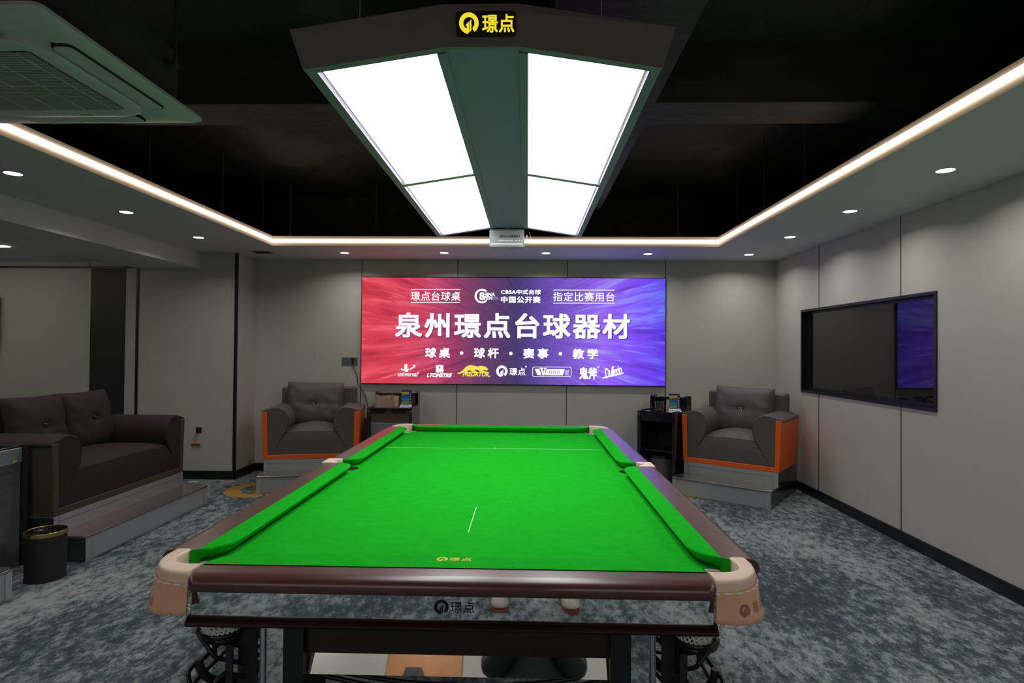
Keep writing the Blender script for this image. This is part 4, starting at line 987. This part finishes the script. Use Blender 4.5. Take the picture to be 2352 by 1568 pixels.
# bins
t = thing('waste_bin', 'black waste bin with gold rim and black liner in front of the sofa step', 'bin', (-2.875, 3.470, 0))
B().lathe([(.100, 0), (.103, .0), (.104, .012), (.101, .016), (.104, .26), (.1045, .262), (.101, .262), (.097, .02), (.0005, .015)], 48, cap=False).build('body', 'blackmat', t, smooth=True)
B().lathe([(.1045, .262), (.1065, .264), (.1065, .284), (.104, .287), (.100, .285), (.100, .264)], 48, cap=False).build('rim', 'gold', t, smooth=True)
b = B(); N = 60; ls = []
for k in range(10):
    f = k/9; ls.append([((.100-.030*f+.007*f*math.sin(i*1.9+k)+.006*math.sin(i*.7)*f)*math.cos(2*PI*i/N), (.100-.030*f+.007*f*math.sin(i*1.9+k))*math.sin(2*PI*i/N), .284-.13*f) for i in range(N)])
b.loops(ls, cap=False); b.add([(.06*math.cos(2*PI*i/20), .06*math.sin(2*PI*i/20), .16) for i in range(20)], [tuple(range(20))]); b.build('liner', 'bag', t, smooth=True)
p_ = R2(.207, .150, 0, (CRX, CRY), aC)
t = thing('waste_bin', 'round grey waste bin with dark chrome rim inside the right cabinet', 'bin', (p_[0], p_[1], 0))
B().lathe([(.09, 0), (.112, .0), (.114, .01), (.112, .285), (.100, .285), (.098, .02), (.0005, .015)], 40, cap=False).build('body', 'greyup', t, smooth=True)
B().lathe([(.113, .285), (.115, .288), (.113, .316), (.106, .320), (.100, .316), (.100, .25)], 40, cap=False).build('rim', 'glossblk', t, smooth=True)

# ================================================================ SMALL WALL ITEMS
o_ = None
for k, (x, lab) in enumerate(((-2.045, 'grey double socket plate left of the plugged one, beside the screen'), (-1.955, 'grey socket plate with a plug in it, beside the screen'))):
    t = thing('wall_socket', lab, 'socket', (x, YB, 1.240), 0, 'paired wall sockets')
    B().box(-.043, -.009, -.043, .043, 0, .043).build('plate', 'outlet', t, bevel=.002)
    for (u, v) in ((-.010, .025), (.004, .025), (-.0, -.004), (-.010, -.018), (.012, -.018)): B().box(u-.0012, -.0095, v-.004, u+.0012, -.009, v+.004).build('socket_hole', 'blackmat', t)
t = thing('power_cord', 'thin black cord hanging from the socket down behind the left cabinet', 'cord', (0, 0, 0))
B().prism(rrect(-.014, -.010, .014, .010, .006), -.04, -.009, 'y').build('plug', 'plastic', t, (-1.958, YB, 1.265))
B().tube(smoothpath([(-1.968, YB-.03, 1.262), (-1.970, YB-.014, 1.235), (-1.952, YB-.008, 1.17), (-1.912, YB-.008, 1.07), (-1.907, YB-.008, 1.01), (-1.895, YB-.008, .975), (-1.86, YB-.008, .935), (-1.815, YB-.008, .85), (-1.797, YB-.008, .78), (-1.79, YB-.008, .735), (-1.765, YB-.02, .70), (-1.755, YB-.02, .40)], 6), .0032, 8).build('cable', 'plastic', t, smooth=True)
t = thing('junction_box', 'open square wiring box in the left pier with loose blue wires', 'wiring box', (-3.455, YP, .510))
b = B()
b.box(-.036, -.003, -.036, -.031, .0, .036).box(.031, -.003, -.036, .036, 0, .036).box(-.031, -.003, -.036, .031, 0, -.031).box(-.031, -.003, .031, .031, 0, .036)
b.build('box_rim', 'grille', t); B().box(-.031, -.0015, -.031, .031, -.0005, .031).build('box_hole', 'blackmat', t)
for (dx, r_) in ((-.010, .002), (.012, .002)): B().tube(smoothpath([(0, -.003, -.02), (-.015+dx, -.02, -.05), (-.030+dx, -.022, -.09), (-.022+dx, -.02, -.125)], 5), r_, 6).build('wire', 'wire', t)
cn = B().box(-.028, -.014, -.010, .028, .010, .010).build('wire_connector', 'orangepl', t, (-.025, -.02, -.135), (0, .0, 0), bevel=.003)
B().box(-.046, -.010, -.016, .046, .012, -.008).build('connector_plate', 'plastic', cn)
tag(B().box(-.05, -.02, 0, .05, .02, .006).build('paper_scrap', 'stitch', None, (-3.42, 5.98, .001), (0, 0, .2)), 'tiny white scrap on the carpet below the wiring box', 'scrap')

# ================================================================ BEHIND THE CAMERA (seen only in the table's mirror strips)
t = thing('wall_poster', 'orange wall poster with a dark sleeved figure, mirrored in the table plank', 'poster', (-.87, YN, 0.75))
B().box(-.33, .0, 0, .33, .012, 1.35).build('sheet', 'poster', t)
B().prism([(-.20, .12), (.06, .12), (.09, .75), (-.02, .98), (-.16, .98), (-.26, .70)], .0125, .014, 'y').build('printed_figure', 'blackmat', t)
B().prism(arc(.0, .45, .07, 0, 360, 14)[:-1], .0145, .016, 'y').build('printed_hand', 'skin', t)
t2 = tag(B().box(-.55, 0, 0, .55, .012, 1.35).build('wall_poster', 'posterwht', None, (1.35, YN, 1.0)), 'pale grey wall poster right of the orange one', 'poster')
# person taking the photo
def skinmesh(name, m_, parent, verts, edges, radii, root=0, sub=2, loc=(0, 0, 0)):
    me = bpy.data.meshes.new(name); me.from_pydata(verts, edges, []); me.materials.append(M[m_])
    o = bpy.data.objects.new(name, me); COL.objects.link(o); o.location = loc
    if parent: o.parent = parent
    sk = o.modifiers.new('skin', 'SKIN'); sk.use_smooth_shade = True; ss = o.modifiers.new('sub', 'SUBSURF'); ss.levels = sub; ss.render_levels = sub
    for i, r in enumerate(radii):
        d = me.skin_vertices[0].data[i]; d.radius = r if isinstance(r, tuple) else (r, r); d.use_root = (i == root)
    return o
PX, PY = .06, -.50
t = thing('person', 'person in a dark green jacket and cream sneakers standing behind the camera', 'person', (PX, PY, 0))
V = [(0,0,.95),(0,.0,1.10),(0,-.01,1.25),(0,-.01,1.40),(0,.0,1.48),(0,.015,1.56),(0,.03,1.65),(0,.02,1.73),
     (-.10,0,.90),(-.15,.01,.50),(-.185,-.01,.09),(.10,0,.90),(.16,.01,.50),(.19,-.01,.09),
     (-.17,-.01,1.40),(-.24,.02,1.14),(-.12,.27,1.24),(-.09,.33,1.27),(.17,-.01,1.40),(.24,.02,1.14),(.12,.27,1.24),(.09,.33,1.27)]
E_ = [(0,1),(1,2),(2,3),(3,4),(4,5),(5,6),(6,7),(0,8),(8,9),(9,10),(0,11),(11,12),(12,13),(3,14),(14,15),(15,16),(16,17),(3,18),(18,19),(19,20),(20,21)]
Rr = [(.15,.10),(.13,.09),(.15,.10),(.15,.09),.05,(.06,.075),(.075,.09),(.06,.07),.085,.055,.035,.085,.055,.035,.055,.042,.028,.03,.055,.042,.028,.03]
skinmesh('body', 'skin', t, V, E_, Rr)
jv = [V[0],V[1],V[2],V[3],(0,0,1.455),V[14],V[15],V[16],V[18],V[19],V[20]]
skinmesh('jacket', 'jacket', t, jv, [(0,1),(1,2),(2,3),(3,4),(3,5),(5,6),(6,7),(3,8),(8,9),(9,10)], [(.19,.135),(.23,.15),(.24,.16),(.21,.13),(.08,.08),.10,.095,.05,.10,.095,.05], 0)
skinmesh('trousers', 'trouser', t, [V[0],V[8],V[9],(-.185,-.01,.10),V[11],V[12],(.19,-.01,.10)], [(0,1),(1,2),(2,3),(0,4),(4,5),(5,6)], [(.16,.115),.10,.078,.062,.10,.078,.062], 0)
skinmesh('hair', 'hair', t, [(0,-.01,1.70),(0,-.03,1.64),(0,-.035,1.58)], [(0,1),(1,2)], [(.088,.098),(.088,.085),(.07,.05)], 0)
b = B()
for s in (-1, 1): b.lathe([(.001, -.012), (.011, 0), (.001, .012)], 10, (s*.032, .112, 1.655), cap=False)
b.build('eyes', 'blackmat', t); B().prism([(-.012, 1.60), (.012, 1.60), (.004, 1.65), (-.004, 1.65)], .10, .135, 'y').build('nose', 'skin', t, bevel=.005)
B().tube(smoothpath([(-.025, .105, 1.575), (0, .112, 1.572), (.025, .105, 1.575)], 4), .004, 6).build('mouth', 'stamp', t)
B().box(-.004, .122, 1.02, .004, .130, 1.40).build('zip', 'grille', t)
for s in (-1, 1):   # hands with five fingers holding the camera from below
    hx = s*.075; hv = [(s*.10, .31, 1.26), (hx, .345, 1.285), (hx-s*.006, .375, 1.30)]; he = [(0, 1), (1, 2)]; hr = [(.024, .018), (.034, .016), (.036, .014)]
    hnd = skinmesh('hand', 'skin', t, hv, he, hr, 0)
    for k in range(4):
        x = hx+s*(.024-.016*k); ln = (.022, .027, .029, .025)[k]
        skinmesh('finger', 'skin', hnd, [(x, .372, 1.303), (x, .372+ln*.8, 1.315), (x-s*.008, .380+ln*.9, 1.335), (x-s*.016, .375+ln*.7, 1.350)], [(0, 1), (1, 2), (2, 3)], [.0095, .0088, .0082, .0070], 0)
    skinmesh('thumb', 'skin', hnd, [(hx-s*.020, .345, 1.292), (hx-s*.038, .350, 1.318), (hx-s*.040, .362, 1.342)], [(0, 1), (1, 2)], [.011, .0095, .008], 0)
t = thing('photo_camera', 'black photo camera held by the person behind the picture', 'camera', (PX-.06, PY+.43, 1.387))
B().box(-.065, -.03, -.045, .065, .012, .045).build('camera_body', 'plastic', t, bevel=.006)
B().lathe([(.03, 0), (.034, .005), (.034, .035), (.030, .038), (.0005, .030)], 24, cap=False).build('camera_lens', 'plastic', t, (0, .012, 0), (-PI/2, 0, 0), smooth=True)
B().tube(smoothpath([(-.065, -.01, .03), (-.12, -.12, .06), (-.10, -.36, .06), (.0, -.50, .12), (.14, -.36, .02), (.13, -.12, -.08), (.065, -.01, .03)], 6), .008, 6).build('neck_strap', 'plastic', t)
def shoe(x, rz, label):
    t = thing('sneaker', label, 'shoe', (x, -.32, 0), rz, 'cream sneakers')
    out_ = [(-.030, -.275), (.030, -.275), (.038, -.25), (.034, -.16), (.044, -.09), (.050, -.05), (.044, -.018), (.024, 0), (-.014, .002), (-.038, -.016), (-.048, -.05), (-.043, -.09), (-.033, -.16), (-.037, -.25)]
    B().prism(out_, 0, .014).build('sole', 'sole', t, bevel=.004)
    ls = []
    for f, z, g in ((1.0, .014, 0), (1.02, .03, 0), (.97, .045, .010), (.86, .060, .03), (.66, .073, .06), (.45, .085, .095), (.34, .10, .12)):
        ls.append([(px*f*(1 if py < -.15 else min(1, f+.04)), (py+.14)*(1-(1-f)*.8)-.14-g*(1 if py > -.14 else .0)*.6, z + (.015 if py < -.2 and z > .05 else 0)) for px, py in out_])
    B().loops(ls).build('upper', 'shoe', t, smooth=True, sub=1)
    b = B()
    for k in range(4): b.tube(smoothpath([(-.022, -.085-.016*k, .068+.007*k), (0, -.080-.016*k, .082+.008*k), (.022, -.088-.016*k, .068+.007*k)], 4), .0032, 6)
    b.tube(smoothpath([(0, -.13, .108), (.035, -.09, .095), (.048, -.055, .072), (.03, -.045, .068), (.01, -.08, .092)], 6), .0028, 6)
    b.build('laces', 'lace', t, smooth=True)
shoe(-.135, .05, 'left cream sneaker with rust sole, mirrored in the table apron')
shoe(.255, -.14, 'right cream sneaker with rust sole, mirrored in the table apron')
bpy.data.objects.remove(_to)
